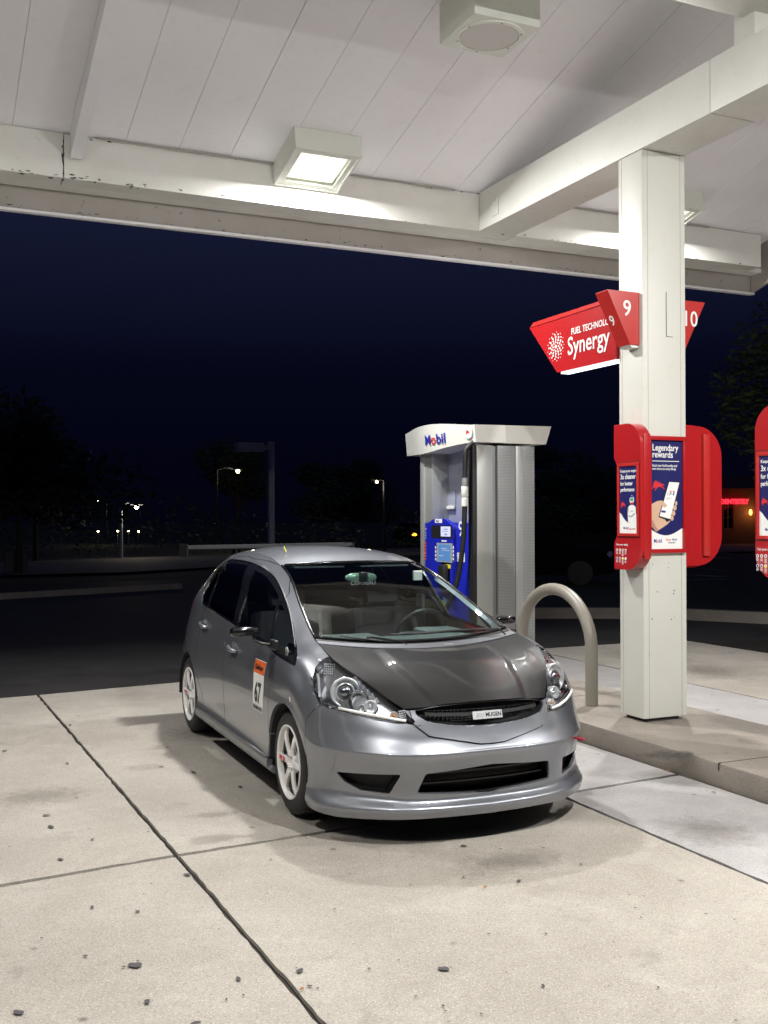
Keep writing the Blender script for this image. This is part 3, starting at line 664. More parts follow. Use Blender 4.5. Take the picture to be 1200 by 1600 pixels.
flat('phone_print',f,[M_([(655,775),(660,776),(650,808),(645,808)]),M_([(672,778),(694,775),(690,795),(674,808),(664,808)]),M_([(640,830),(690,836),(689,841),(639,835)]),M_([(636,845),(665,848),(664,852),(635,849)])],'grey_print',.006,fr_)
brand(f,mx(508),mz(1288),.042,.003,fr_,.8,.014)
text('poster_text','Exxon',f,mx(635),mz(1268),.024,'red_print',.003,fr_,bold=.01,sx=.75); text('poster_text','Mobil',f,mx(698),mz(1268),.024,'mobil_blue',.003,fr_,bold=.01,sx=.8); text('poster_text','rewards+',f,mx(652),mz(1297),.024,'black_print',.003,fr_,sx=.8)
# ---------------------------------------------------------------- hoop bollard
bm=bmesh.new(); r_=.42; yc=7.50; zc=.63; P=[(4.998,yc-.525,.147),(4.998,yc-.525,.30)]
for i in range(25):
    a=math.pi*i/24; P.append((4.998,yc-.525*math.cos(a),.60+.455*math.sin(a)))
P+=[(4.998,yc+.525,.30),(4.998,yc+.525,.147)]
tube(bm,P,.0505,20); 
o=fin(bm,'hoop_bollard','bollard_paint',smooth=60); tag(o,'beige painted steel hoop bollard on the island between pump and column','bollard')
# ---------------------------------------------------------------- fuel dispenser
t=pump=empty('fuel_pump',(5.03,8.93,.147),label='grey and blue fuel dispenser with a curved white top beside the silver car',cat='fuel pump')
XF,XR,YN,YF=4.70,5.37,8.38,9.48
bm=bmesh.new(); box(bm,XF+.01,XR-.01,YN+.02,YF-.02,.147,.42); fin(bm,'base','pump_grey',t)
def pb(name,m,x0,x1,y0,y1,z0,z1,bev=.004,parent=None,**k):
    bm=bmesh.new(); box(bm,x0,x1,y0,y1,z0,z1,bev=bev); return fin(bm,name,m,parent or t,smooth=40,**k)
for nm,m_,xa,xb,yo in (('rubber_edge','rubber',4.700,4.738,.004),('corner_post','pump_grey',4.738,4.905,0),('recess_panel','pump_perf',4.905,4.965,.045),('side_panel','pump_perf',4.965,5.155,.012),('trim_strip','pump_grey',5.155,5.235,0),('side_panel','pump_perf',5.235,5.37,.012)):
    pb(nm,m_,xa+.001,xb-.001,YN+yo,YN+.10,.42,2.34)
pb('back_panel','pump_perf',5.20,5.37,YN+.101,YF,.42,2.34)
pb('corner_post','pump_grey',4.70,4.93,YF-.08,YF,.42,2.34)
pb('upper_panel','pump_panel',4.90,4.93,YN+.105,YF-.09,1.62,2.34)
pb('core','pump_grey',4.935,5.195,YN+.105,YF-.09,.42,2.33)
pb('far_post','pump_grey',4.715,4.90,YF-.24,YF-.09,1.62,2.34)
bl=pb('blue_front','pump_blue',4.705,4.93,YN+.105,YF-.09,.42,1.62,.01)
# perforated look: rows of small slots raised on the side panels
bm=bmesh.new()
for xa,xb in ((4.972,5.148),(5.242,5.363)):
    z=.46
    while z<2.32:
        box(bm,xa,xb,YN+.0085,YN+.0118,z,z+.006); z+=.014
fin(bm,'louvre_ribs','pump_grey',t,kind='stuff')
# card reader bezel with arched top
f=Frame((4.705,0,0),(0,-1,0),(0,0,1)); QQ=lambda px,py,X=4.70:(-PX(px,py,X)[0],PX(px,py,X)[1])
u0,_=QQ(666,830,4.66);u1,_=QQ(706,830,4.66); um=(u0+u1)/2; hw=(u1-u0)/2
pts=[(u0-.02,.9),(u1+.02,.9),(u1,1.55)]+[(um+hw*math.cos(a),1.55+.115*math.sin(a)) for a in [math.pi*i/14 for i in range(1,14)]]+[(u0,1.55)]
bm=bmesh.new(); prism(bm,pts,lambda a,b:f(a,b,.002),lambda a,b:f(a,b,.045)); fin(bm,'reader_bezel','pump_blue',t,smooth=50)
f2=Frame((4.705-.0455,0,0),(0,-1,0),(0,0,1)); X2=4.66
def qr(a,b,c_,d): 
    p,q=QQ(a,b,X2),QQ(c_,d,X2); return rect(min(p[0],q[0]),max(p[0],q[0]),min(p[1],q[1]),max(p[1],q[1]))
flat('display','black_print' and f2,[qr(674,821,707,842)],'black_print',.0005,t)
flat('price_display',f2,[qr(689,823,704,839)],'screen_lit',.002,t)
flat('display_digits',f2,[qr(694,826.5,700,828.5),qr(692,830,700,831.2),qr(695,834,699,837)],'grey_print',.003,t)
flat('touch_screen',f2,[qr(685,850.5,704,878)],'screen_blue',.002,t)
flat('screen_text',f2,[qr(690,857,698,858.2),qr(690,860,702,861.2),qr(686,868,693,869.2)],'white_print',.003,t)
flat('screen_bezel',f2,[qr(682.5,848.5,706.5,880)],'grey_print',.0008,t)
flat('soft_key',f2,[qr(a,y_,a+1.7,y_+4) for a in (680,707.5) for y_ in (854,860,866,872)],'white_print',.002,t)
flat('reader_label',f2,[qr(690,844.5,698,847)],'white_print',.002,t)
flat('brand_plate',f2,[qr(680,811,691,817.5)],'white_print',.002,t); x,y=QQ(681.5,816.5,X2); text('brand_text','Mobil',f2,x,y,.035,'mobil_blue',.003,t,bold=.01,sx=.8)
flat('yellow_notice',f2,[qr(696,882,704,889)],'yellow_print',.002,t)
f1=Frame((4.7045,0,0),(0,-1,0),(0,0,1))
def q1(a,b,c_,d): 
    p,q=QQ(a,b),QQ(c_,d); return rect(min(p[0],q[0]),max(p[0],q[0]),min(p[1],q[1]),max(p[1],q[1]))
flat('notice_print',f1,[q1(657.5,y_,662,y_+1.5) for y_ in (826,832,836,840)]+[q1(664,y_,668,y_+1.5) for y_ in (826,832,836,840)],'white_print',.001,t)
flat('notice_print',f1,[q1(657,y_,667,y_+3.5) for y_ in (847,852,857,862,867,872)],'orange_print',.001,t)
flat('label_plate',f1,[q1(713.5,864,725.5,879)],'white_print',.001,t); flat('label_print',f1,[q1(715,866,724,868),q1(715,870,722,871),q1(715,873,724,876)],'grey_print',.002,t)
x,y=QQ(717,838); text('pump_number','9',f1,x-.02,y,.20,'white_print',.001,t,bold=.01)
for px,py in ((670,943),(681.5,944),(693,946)):
    x,y=QQ(px,py); b_=flat('grade_button',f1,[circ(x,y,.036,16,.046)],'yellow_print',.002,t,th=.02)
for (px,py),s_ in zip(((670,943),(681.5,944),(693,946)),('87','89','91')):
    x,y=QQ(px,py); text('grade_text',s_,f1,x-.024,y-.015,.045,'mobil_blue',.023,t,bold=.01)
flat('grade_panel',f1,[q1(676,918,686,938)],'teal_print',.0015,t); flat('grade_panel',f1,[q1(676,920,700,952)],'screen_blue',.001,t); flat('grade_panel',f1,[q1(695,919,700,938)],'orange_print',.0015,t)
for px,py in ((679,922),(690.5,922)):
    x,y=QQ(px,py); flat('grade_dial',f1,[circ(x,y,.035,14)],'yellow_print',.002,t,th=.01)
f3=Frame((4.8995,0,0),(0,-1,0),(0,0,1))
p,q=QQ(700,768,4.9),QQ(713,794,4.9); pb('document_holder','pump_panel',4.885,4.899,-q[0],-p[0],q[1],p[1],.003)
p,q=QQ(701,791,4.89),QQ(712,796,4.89); pb('holder_lip','lamp_white',4.865,4.884,-q[0],-p[0],q[1],p[1],.003)
# curved hood
def hoodprof(n=24):
    pts=[]
    for i in range(n+1):
        k=i/n; yy=9.83+(8.36-9.83)*k
        top=2.545+.045*math.sin(math.pi*min(1,k*1.05))-.02*k
        bot=2.325-.022*math.sin(math.pi*min(1,k*1.6)) if k<.45 else None
        s_=min(1,max(0,(k-.35)/.6)); s_=s_*s_*(3-2*s_); bot=2.305+.058*s_+(.012*(1-k/.35) if k<.35 else 0)
        xo=4.70-.10*max(0,math.sin(math.pi*k))**1.3
        pts.append((yy,top,bot,xo))
    return pts
bm=bmesh.new(); hp=hoodprof(); prev=None
for yy,top,bot,xo in hp:
    tilt=.02
    cur=[bm.verts.new((xo,yy+ (0.0),top)),bm.verts.new((xo+tilt,yy-(.0),bot)),bm.verts.new((5.03,yy-.02,bot)),bm.verts.new((5.03,yy,top))]
    if prev:
        for j in range(4): bm.faces.new((prev[j],cur[j],cur[(j+1)%4],prev[(j+1)%4]))
    else: bm.faces.new(cur)
    prev=cur
bm.faces.new(prev[::-1]); fin(bm,'curved_hood','pump_white',t,smooth=35)
bm=bmesh.new(); hexa(bm,[(4.715,8.40,2.362),(5.505,8.40,2.366),(5.42,9.80,2.362),(5.035,9.80,2.362),(4.705,8.365,2.525),(5.54,8.365,2.535),(5.44,9.83,2.545),(5.035,9.83,2.545)])
fin(bm,'hood','pump_white',t)
f4=lambda a,b,off=0:Vector((4.70-.10*max(0,math.sin(math.pi*min(1,max(0,(9.83+a)/1.47))))**1.3-.004+.02*(2.55-b)/.22-off,-a,b))
class FF:
    n=Vector((-1,0,0))
    def __call__(s,a,b,off=0): return f4(a,b,off)
brand(FF(),-9.19,2.385,.135,.004,t,1.30)
flat('round_emblem',FF(),[circ(-8.45,2.455,.058,24),],'grey_print',.004,t); flat('round_emblem',FF(),[circ(-8.45,2.455,.053,24)],'white_print',.0055,t); pegasus(FF(),-8.485,2.43,.06,'red_print',.007,t)
# hose and nozzle
bm=bmesh.new(); hx=4.64
P=[(4.73,8.42,2.37),(4.68,8.42,2.33)]+[(hx,8.42+.002*i,2.29-.05*i) for i in range(6)]
tube(bm,P,[.022+.003*(i%2) for i in range(len(P))],12); fin(bm,'hose_spring','rubber',t,smooth=60)
bm=bmesh.new(); lathe(bm,[(.001,2.03),(.026,2.03),(.03,2.0),(.03,1.96),(.024,1.955)],14,'Z',(hx,8.432,0)); fin(bm,'hose_coupling','pump_perf',t,smooth=40)
bm=bmesh.new(); lathe(bm,[(.024,1.965),(.033,1.95),(.033,1.87),(.026,1.86),(.026,1.845),(.031,1.84),(.031,1.775),(.024,1.77)],14,'Z',(hx,8.435,0)); fin(bm,'breakaway','lamp_white',t,smooth=40)
bm=bmesh.new(); P=[(hx,8.437,1.79),(hx-.002,8.445,1.6),(hx-.008,8.465,1.4),(hx-.02,8.50,1.2),(hx-.045,8.55,1.0),(hx-.09,8.66,.80),(hx-.11,8.84,.66),(hx-.06,8.95,.62),(hx+.02,9.0,.75),(hx+.04,9.0,.92)]
import mathutils
def smoothp(P,n=6):
    P=[Vector(p) for p in P]; out=[]
    for i in range(len(P)-1):
        a=P[max(i-1,0)];b=P[i];c_=P[i+1];d=P[min(i+2,len(P)-1)]
        for j in range(n):
            t_=j/n; out.append(.5*((2*b)+(c_-a)*t_+(2*a-5*b+4*c_-d)*t_*t_+(3*b-a-3*c_+d)*t_**3))
    return out+[P[-1]]
tube(bm,smoothp(P),.0235,12); fin(bm,'hose','rubber',t,smooth=60)
noz=pb('nozzle','rubber',4.60,4.70,8.80,8.92,.98,1.22,.03)
pb('nozzle_boot','plastic_black',4.66,4.704,8.76,8.96,.90,1.30,.01)
# ---------------------------------------------------------------- the silver hatchback
PSI=R(-1.09)
car=empty('parked_car',(2.736,5.528,0),rz=PSI-math.pi/2,label='silver five door hatchback with dark carbon bonnet, number 67 sticker and white wheels',cat='car')
def crline(P,n,alpha=.5):
    out=[]; P=[tuple(p) for p in P]; K=len(P[0])
    def dist(p,q): return max(1e-4,math.dist(p,q)**alpha)
    for i in range(len(P)-1):
        p1,p2=P[i],P[i+1]
        p0=P[i-1] if i>0 else tuple(2*p1[k]-p2[k] for k in range(K))
        p3=P[i+2] if i+2<len(P) else tuple(2*p2[k]-p1[k] for k in range(K))
        t0=0;t1=t0+dist(p0,p1);t2=t1+dist(p1,p2);t3=t2+dist(p2,p3)
        for j in range(n):
            t=t1+(t2-t1)*j/n
            def mixp(a,b,ta,tb): return tuple(a[k]*(tb-t)/(tb-ta)+b[k]*(t-ta)/(tb-ta) for k in range(K))
            A1=mixp(p0,p1,t0,t1);A2=mixp(p1,p2,t1,t2);A3=mixp(p2,p3,t2,t3)
            B1=mixp(A1,A2,t0,t2);B2=mixp(A2,A3,t1,t3)
            out.append(mixp(B1,B2,t1,t2))
    out.append(P[-1]); return out
def lerp(x,T):   # T sorted by x descending or ascending
    T=sorted(T)
    if x<=T[0][0]: return T[0][1]
    for (a,b),(c_,d) in zip(T,T[1:]):
        if x<=c_: return b+(d-b)*(x-a)/(c_-a)
    return T[-1][1]
# front stations, rows v0..v9 as (x,y,z)
S=[]
S.append([(.866,0,.142),(.876,0,.190),(.828,0,.222),(.868,0,.385),(.892,0,.47),(.858,0,.53),(.840,0,.575),(.826,0,.615),(.813,0,.655),(.800,0,.702)])
S.append([(.846,.25,.142),(.856,.25,.190),(.812,.25,.222),(.856,.25,.38),(.877,.25,.468),(.842,.25,.525),(.823,.25,.57),(.809,.25,.61),(.796,.25,.65),(.777,.25,.693)])
S.append([(.796,.451,.139),(.806,.455,.188),(.767,.44,.225),(.802,.45,.37),(.819,.461,.465),(.784,.441,.525),(.765,.438,.57),(.747,.434,.61),(.727,.43,.645),(.700,.425,.674)])
S.append([(.686,.617,.132),(.696,.625,.184),(.663,.596,.235),(.688,.607,.365),(.705,.627,.468),(.675,.603,.545),(.653,.592,.61),(.628,.575,.67),(.60,.555,.725),(.56,.525,.770)])
S.append([(.543,.757,.128),(.551,.766,.178),(.527,.738,.24),(.533,.740,.365),(.549,.753,.47),(.532,.733,.56),(.516,.721,.64),(.494,.699,.71),(.462,.655,.775),(.425,.597,.836)])
S.append([(.397,.820,.135),(.402,.827,.170),(.389,.815,.25),(.387,.814,.37),(.396,.823,.48),(.387,.810,.59),(.375,.795,.68),(.35,.765,.765),(.315,.712,.835),(.275,.650,.890)])
zb=[(-3.05,1.04),(-2.5,1.035),(-2.1,1.015),(-1.7,.99),(-1.3,.96),(-.9,.92),(-.5,.875),(-.15,.85),(.13,.835)]
def flank(x,tops):
    f=max(0,(x+.1)/.3) if x>-.1 else 0
    arch=math.exp(-((x-.02)/.42)**2)+math.exp(-((x+2.48)/.45)**2)
    tap=0 if x>-2.6 else (x+2.6)**2*.28
    y1=.852-tap; 
    return [(x,.805-tap,.160),(x,y1,.205),(x,.832+.008*arch-tap,.315),(x,.838+.009*arch-tap,.44),(x,.843+.008*arch-tap,.58),(x,.834+.006*arch-tap,.74)]+tops
tp={.13:[(.13,.800,.815),(.12,.770,.868),(.11,.722,.908),(.10,.652,.940)],
 -.12:[(-.12,.806,.845),(-.12,.775,.893),(-.12,.712,.942),(-.115,.628,.978)],
 -.5:[(-.5,.800,.872),(-.5,.752,.955),(-.5,.683,1.045),(-.5,.582,1.133)],
 -.9:[(-.9,.798,.920),(-.9,.733,1.055),(-.9,.648,1.200),(-.9,.520,1.288)],
 -1.3:[(-1.3,.798,.958),(-1.3,.726,1.115),(-1.3,.632,1.300),(-1.3,.497,1.378)],
 -1.7:[(-1.7,.796,.988),(-1.7,.724,1.140),(-1.7,.628,1.325),(-1.7,.492,1.408)],
 -2.1:[(-2.1,.790,1.010),(-2.1,.718,1.150),(-2.1,.622,1.318),(-2.1,.490,1.403)],
 -2.5:[(-2.5,.778,1.025),(-2.5,.705,1.145),(-2.5,.61,1.280),(-2.5,.485,1.372)],
 -2.8:[(-2.8,.755,1.035),(-2.8,.685,1.125),(-2.8,.595,1.225),(-2.78,.480,1.330)]}
for x in sorted(tp,reverse=True): S.append(flank(x,tp[x]))
S.append([(-3.05,.74,.18),(-3.06,.775,.23),(-3.08,.765,.33),(-3.09,.765,.45),(-3.10,.765,.60),(-3.08,.75,.78),(-3.05,.70,1.00),(-3.02,.65,1.10),(-2.98,.58,1.20),(-2.90,.46,1.315)])
S.append([(-3.17,.55,.19),(-3.19,.58,.24),(-3.20,.58,.34),(-3.22,.58,.45),(-3.22,.58,.60),(-3.18,.57,.80),(-3.13,.53,1.00),(-3.10,.50,1.10),(-3.05,.46,1.20),(-2.96,.36,1.335)])
S.append([(-3.20,.28,.20),(-3.23,.29,.25),(-3.25,.29,.35),(-3.26,.29,.45),(-3.26,.29,.60),(-3.21,.29,.80),(-3.16,.27,1.00),(-3.12,.25,1.10),(-3.07,.23,1.21),(-2.99,.18,1.348)])
S.append([(-3.21,0,.20),(-3.24,0,.25),(-3.26,0,.35),(-3.27,0,.45),(-3.27,0,.60),(-3.22,0,.80),(-3.17,0,1.00),(-3.13,0,1.10),(-3.08,0,1.215),(-3.0,0,1.352)])
def rearfit(p,r):
    x,y,z=p
    if x>-2.3: return p
    k=min(1,max(0,(-2.3-x)/.55)); up=min(1,max(0,(r-4)/2.5)) if r<9 else .35
    return (x if x>-2.5 else -2.5+(x+2.5)*.87, y*(1-k*(.045+.045*up)), z)
S=[[rearfit(p,r) for r,p in enumerate(col)] for col in S]
for i,col in enumerate(S):
    a,b=col[4],col[5]
    if i<=5:
        n_=Vector((a[0]-.15,a[1],0)).normalized(); w_=1-i/6; new=(a[0]-.0125*n_.x*w_,a[1]-.0125*n_.y*w_,a[2]+.014)
    else: new=tuple(a[k]+(b[k]-a[k])*.45 for k in range(3))
    col.insert(5,new)
NR=11
NU,NV=7,6
rows=[crline([s[r] for s in S],NU) for r in range(NR)]
grid=[crline([rows[r][u] for r in range(NR)],NV) for u in range(len(rows[0]))]   # grid[u][v]
bm=bmesh.new()
V=[[bm.verts.new(p) for p in col] for col in grid]
for a,b in zip(V,V[1:]):
    for j in range(len(a)-1): bm.faces.new((a[j],b[j],b[j+1],a[j+1]))
EDGE=[g_[-1] for g_ in grid]
REG=bm.faces.layers.int.new('reg')
def cut(poly,ax,filt,reg,close=True):
    i0,i1=ax; other=3-i0-i1
    n=len(poly)
    xs=[p[0] for p in poly]; ys=[p[1] for p in poly]
    BX=(min(xs)-.01,max(xs)+.01,min(ys)-.01,max(ys)+.01)
    def fb(f):
        a=[v.co[i0] for v in f.verts];b=[v.co[i1] for v in f.verts]
        return min(a),max(a),min(b),max(b)
    cand=set()
    for f in bm.faces:
        if not filt(f.calc_center_median()): continue
        q=fb(f)
        if q[1]<BX[0] or q[0]>BX[1] or q[3]<BX[2] or q[2]>BX[3]: continue
        cand.add(f)
    for k in range(n if close else n-1):
        p,q=poly[k],poly[(k+1)%n]
        x0,x1=min(p[0],q[0])-1e-4,max(p[0],q[0])+1e-4; y0,y1=min(p[1],q[1])-1e-4,max(p[1],q[1])+1e-4
        sel=[]
        for f in cand:
            if not f.is_valid: continue
            c_=fb(f)
            if c_[1]<x0 or c_[0]>x1 or c_[3]<y0 or c_[2]>y1: continue
            sel.append(f)
        if not sel: continue
        d=Vector((0,0,0)); d[i0]=-(q[1]-p[1]); d[i1]=q[0]-p[0]; d.normalize()
        co=Vector((0,0,0)); co[i0]=p[0]; co[i1]=p[1]
        geom=list({e for f in sel for e in f.edges}|{v for f in sel for v in f.verts})+sel
        r=bmesh.ops.bisect_plane(bm,geom=geom,dist=2e-4,plane_co=co,plane_no=d)
        for g_ in r['geom']:
            if isinstance(g_,bmesh.types.BMFace): cand.add(g_)
        cand={f for f in cand if f.is_valid}
    def inside(x,y):
        c_=False
        for k in range(n):
            (xa,ya),(xb,yb)=poly[k],poly[k-1]
            if (ya>y)!=(yb>y) and x<(xb-xa)*(y-ya)/(yb-ya)+xa: c_=not c_
        return c_
    for f in bm.faces:
        c_=f.calc_center_median()
        if filt(c_) and BX[0]<c_[i0]<BX[1] and BX[2]<c_[i1]<BX[3] and inside(c_[i0],c_[i1]): 
            if isinstance(reg,dict): f[REG]=reg.get(f[REG],f[REG])
            else: f[REG]=reg
SIDE=lambda c_:c_.y>.44 and c_.x<.56 and c_.x>-3.02
FRONT=lambda c_:c_.x>.15
REAR=lambda c_:c_.x<-2.79
def rnd(poly,r=.03,n=4):   # rounded corners
    out=[]; m_=len(poly)
    for i in range(m_):
        p=Vector(poly[i-1]);q=Vector(poly[i]);s_=Vector(poly[(i+1)%m_])
        a=(p-q);b=(s_-q);ra=min(r,a.length*.4);rb=min(r,b.length*.4)
        A=q+a.normalized()*ra;B=q+b.normalized()*rb
        for k in range(n+1):
            t_=k/n; out.append(tuple((1-t_)**2*A+2*t_*(1-t_)*q+t_*t_*B))
    return out
# region numbers: 0 body 1 bumper 2 front door 3 rear door 4 dlo trim 5 quarter glass 6 front glass 7 rear glass 8 rear quarter glass
# 9 headlamp 10 grille 11 intake 12 fog 13 arch hole 14 grille surround 15 hatch glass 16 rear bumper 17 tail lamp 18 skirt
cut([(.60,.75),(.40,.668),(.335,.592),(.345,.10),(1.2,.10),(1.2,.75)],(0,2),lambda c_:c_.x>.1 and c_.x<1.2 and c_.y>.3,1)
for f in bm.faces:
    c_=f.calc_center_median()
    if c_.x>.56 or (c_.x>.3 and c_.y<.3): f[REG]=1
cut([(-.292,.262),(-.292,.66),(-.285,.80),(-.262,.868),(-.475,.905),(-.70,1.19),(-.90,1.30),(-1.1,1.345),(-1.35,1.37),(-1.56,1.375),(-1.46,1.15),(-1.375,.93),(-1.352,.80),(-1.35,.262)],(0,2),SIDE,2)
cut([(-1.35,.262),(-1.352,.80),(-1.375,.93),(-1.46,1.15),(-1.56,1.375),(-1.8,1.385),(-2.05,1.375),(-2.18,1.34),(-2.16,1.18),(-2.10,1.03),(-2.09,.80),(-2.17,.60),(-2.09,.48),(-1.99,.38),(-1.93,.262)],(0,2),SIDE,3)
cut(rnd([(-.275,.862),(.065,.840),(.02,.886),(-.22,.962),(-.50,1.082),(-.80,1.208),(-1.015,1.278),(-1.30,1.330),(-1.6,1.352),(-1.9,1.354),(-2.16,1.342),(-2.29,1.28),(-2.36,1.18),(-2.34,1.08),(-2.20,1.02),(-1.75,.992),(-1.38,.963),(-.90,.924),(-.48,.885)],.02,3),(0,2),SIDE,4)
def setreg(poly,reg): cut(rnd(poly,.025,4),(0,2),SIDE,reg)
setreg([(-.48,.910),(.03,.853),(-.092,.912),(-.30,.985),(-.458,1.042),(-.715,1.152)],5)
setreg([(-1.17,.962),(-.505,.914),(-.745,1.165),(-.888,1.218),(-1.10,1.280),(-1.33,1.310)],6)
setreg([(-1.27,.970),(-1.80,1.005),(-1.97,1.022),(-2.055,1.148),(-2.14,1.315),(-1.9,1.336),(-1.52,1.332)],7)
setreg([(-2.035,1.03),(-2.22,1.038),(-2.32,1.10),(-2.33,1.18),(-2.26,1.28),(-2.185,1.315),(-2.11,1.148)],8)
HL=[(.392,.622),(.40,.606),(.55,.634),(.68,.655),(.752,.668),(.778,.690),(.785,.74),(.770,.80),(.742,.848),(.705,.880),(.672,.898),(.645,.905),(.60,.86),(.53,.80),(.47,.735),(.425,.672)]
cut(HL,(1,2),FRONT,9)
cut(rnd([(-.02,.75),(.355,.75),(.375,.652),(.33,.622),(.20,.602),(.09,.592),(-.02,.590)],.008,2),(1,2),FRONT,10)
cut([(-.02,.75),(.395,.75),(.404,.612),(.335,.550),(.07,.499),(-.02,.497)],(1,2),FRONT,{1:14})
cut(rnd([(-.02,.395),(.362,.368),(.39,.262),(-.02,.238)],.014,3),(1,2),FRONT,11)
cut(rnd([(.478,.366),(.735,.352),(.705,.308),(.64,.268),(.515,.258)],.012,3),(1,2),FRONT,12)
cut([(.02+.325*math.cos(a),.30+.325*math.sin(a)) for a in [2*math.pi*i/40 for i in range(40)]],(0,2),SIDE,13)
cut([(-2.47+.333*math.cos(a),.30+.325*math.sin(a)) for a in [2*math.pi*i/40 for i in range(40)]],(0,2),SIDE,13)
cut(rnd([(-.02,1.05),(.50,1.05),(.44,1.22),(.36,1.30),(-.02,1.31)],.03),(1,2),REAR,15)
cut([(-.02,.10),(.9,.10),(.9,.56),(-.02,.56)],(1,2),lambda c_:c_.x<-2.80,16)
cut(rnd([(.52,.62),(.72,.66),(.72,.98),(.55,1.00)],.02),(1,2),REAR,17)
cut([(-.27,.10),(-.27,.258),(-2.12,.258),(-2.12,.10)],(0,2),SIDE,18)
# arches swallow everything below their centre inside the wheel opening
for f in bm.faces:
    c_=f.calc_center_median()
    if SIDE(c_) and c_.z<.30 and (abs(c_.x-.02)<.318 or abs(c_.x+2.47)<.325): f[REG]=13
bmesh.ops.remove_doubles(bm,verts=bm.verts,dist=.0008)
for f in bm.faces:
    c_=f.calc_center_median()
    if c_.x>.35 and c_.z<.25 and f[REG] not in (1,11): 0 and print('ODD',f[REG],[round(q,3) for q in c_],f.calc_area())
0 and print('holes',[(round(e.verts[0].co.x,2),round(e.verts[0].co.y,2),round(e.verts[0].co.z,2)) for e in bm.edges if len(e.link_faces)==1 and e.verts[0].co.z<.4 and e.verts[0].co.z>.14 and e.verts[0].co.y>.01][:20])
NAMES={0:('body_shell','car_silver'),1:('front_bumper','car_silver'),2:('front_door','car_silver'),3:('rear_door','car_silver'),4:('window_trim','gloss_black'),5:('quarter_glass','window_glass'),6:('door_glass','window_glass'),7:('door_glass','tint_glass'),8:('quarter_glass','tint_glass'),14:('grille_surround','car_silver'),15:('rear_glass','tint_glass'),16:('rear_bumper','car_silver'),17:('tail_lamp','tail_red'),18:('side_skirt','car_silver_dull')}
def region(reg,sides=(1,-1),weld=False):
    src=bm.copy(); L=src.faces.layers.int['reg']
    bmesh.ops.delete(src,geom=[f for f in src.faces if f[L] not in (reg if isinstance(reg,(tuple,set)) else (reg,))],context='FACES')
    outs=[]
    for s_ in sides:
        b=src.copy()
        if s_<0:
            for v in b.verts: v.co.y*=-1
            bmesh.ops.reverse_faces(b,faces=b.faces)
        outs.append(b)
    src.free()
    if weld:
        me=bpy.data.meshes.new('x'); outs[1].to_mesh(me); outs[0].from_mesh(me); bpy.data.meshes.remove(me); outs[1].free()
        bmesh.ops.remove_doubles(outs[0],verts=outs[0].verts,dist=.0008); outs=[outs[0]]
    for b in outs:
        bad=[f for f in b.faces if f.calc_area()<1e-9]
        if bad: bmesh.ops.delete(b,geom=bad,context='FACES')
    return outs
def outward(b):
    b.normal_update()
    c_=sum((f.normal.dot(f.calc_center_median()-Vector((-1.2,0,.55)))*f.calc_area() for f in b.faces))
    if c_<0: bmesh.ops.reverse_faces(b,faces=b.faces); b.normal_update()
def shrink(b,d=.0022,depth=.014,inset=0):
    outward(b)
    acc={}
    for e in b.edges:
        if len(e.link_faces)==1:
            f=e.link_faces[0]; m_=(e.verts[0].co+e.verts[1].co)/2; t_=(e.verts[1].co-e.verts[0].co)
            if t_.length<1e-7: continue
            t_.normalize(); q=f.calc_center_median()-m_; q-=t_*q.dot(t_)
            if q.length<1e-7: continue
            q.normalize()
            for v in e.verts: acc.setdefault(v,[]).append(q)
    nr={v:v.normal.copy() for v in b.verts}
    if inset:
        for v in b.verts: v.co-=nr[v]*inset
    for v,l in acc.items():
        s_=sum(l,Vector())
        if s_.length>1e-6: v.co+=s_.normalized()*d
    ed=[e for e in b.edges if len(e.link_faces)==1]
    for f in b.faces: f.smooth=True
    if depth:
        r=bmesh.ops.extrude_edge_only(b,edges=ed)
        nv={v for v in r['geom'] if isinstance(v,bmesh.types.BMVert)}
        for v in nv:
            src=[e.other_vert(v) for e in v.link_edges if e.other_vert(v) not in nv]
            n_=nr.get(src[0],Vector((0,0,1))) if src else Vector((0,0,1)); v.co-=n_*depth
        for e in ed: e.smooth=False
        for f in r['geom']:
            if isinstance(f,bmesh.types.BMFace): f.smooth=False
def put(b,name,m,parent=car,**k):
    me=bpy.data.meshes.new(name); b.to_mesh(me); b.free(); return link(name,me,m,parent,world=False,**k)
PART={}
for rg,(nm,m_) in NAMES.items():
    weld=rg in (1,14,15,16)
    for i,b in enumerate(region(rg,weld=weld)):
        if not b.faces: b.free(); continue
        gl=m_ in('tint_glass','window_glass')
        shrink(b,.0006 if gl or rg==4 else (.0004 if rg==1 else .0036),.0 if gl else (.035 if rg==0 or rg==18 else .014),inset=.003 if gl else (.0015 if rg==4 else (-.009 if rg==14 else 0)))
        PART[(rg,i)]=put(b,nm,m_)
# recessed pockets: intake, grille, fog recesses; faces go straight back
def pocket(reg,depth,name,wallm,floorm,floor,weld=False,dirv=(-1,0,0)):
    res=[]
    for b in region(reg,weld=weld):
        outward(b); r=bmesh.ops.extrude_face_region(b,geom=b.faces[:])
        top=[f for f in r['geom'] if isinstance(f,bmesh.types.BMFace)]
        tv={v for f in top for v in f.verts}
        for v in tv: v.co+=Vector(dirv)*depth if v.co.y>-9 else 0
        old=[f for f in b.faces if f not in set(top) and all(v not in tv for v in f.verts)]
        bmesh.ops.delete(b,geom=old,context='FACES_ONLY')
        fl=b.copy()
        for f in b.faces: f.smooth=False; f.material_index=0
        tset=set(top)
        for f in top:
            if f.is_valid: f.material_index=1
        fl.free()
        res.append(put(b,name,[wallm,floorm]))
    return res
pocket(11,.11,'lower_intake','plastic_black','dark_gap','',weld=True)
pocket(12,.07,'fog_recess','plastic_black','dark_gap','')
gp=pocket(10,.05,'upper_grille','plastic_black','plastic_black','',weld=True)
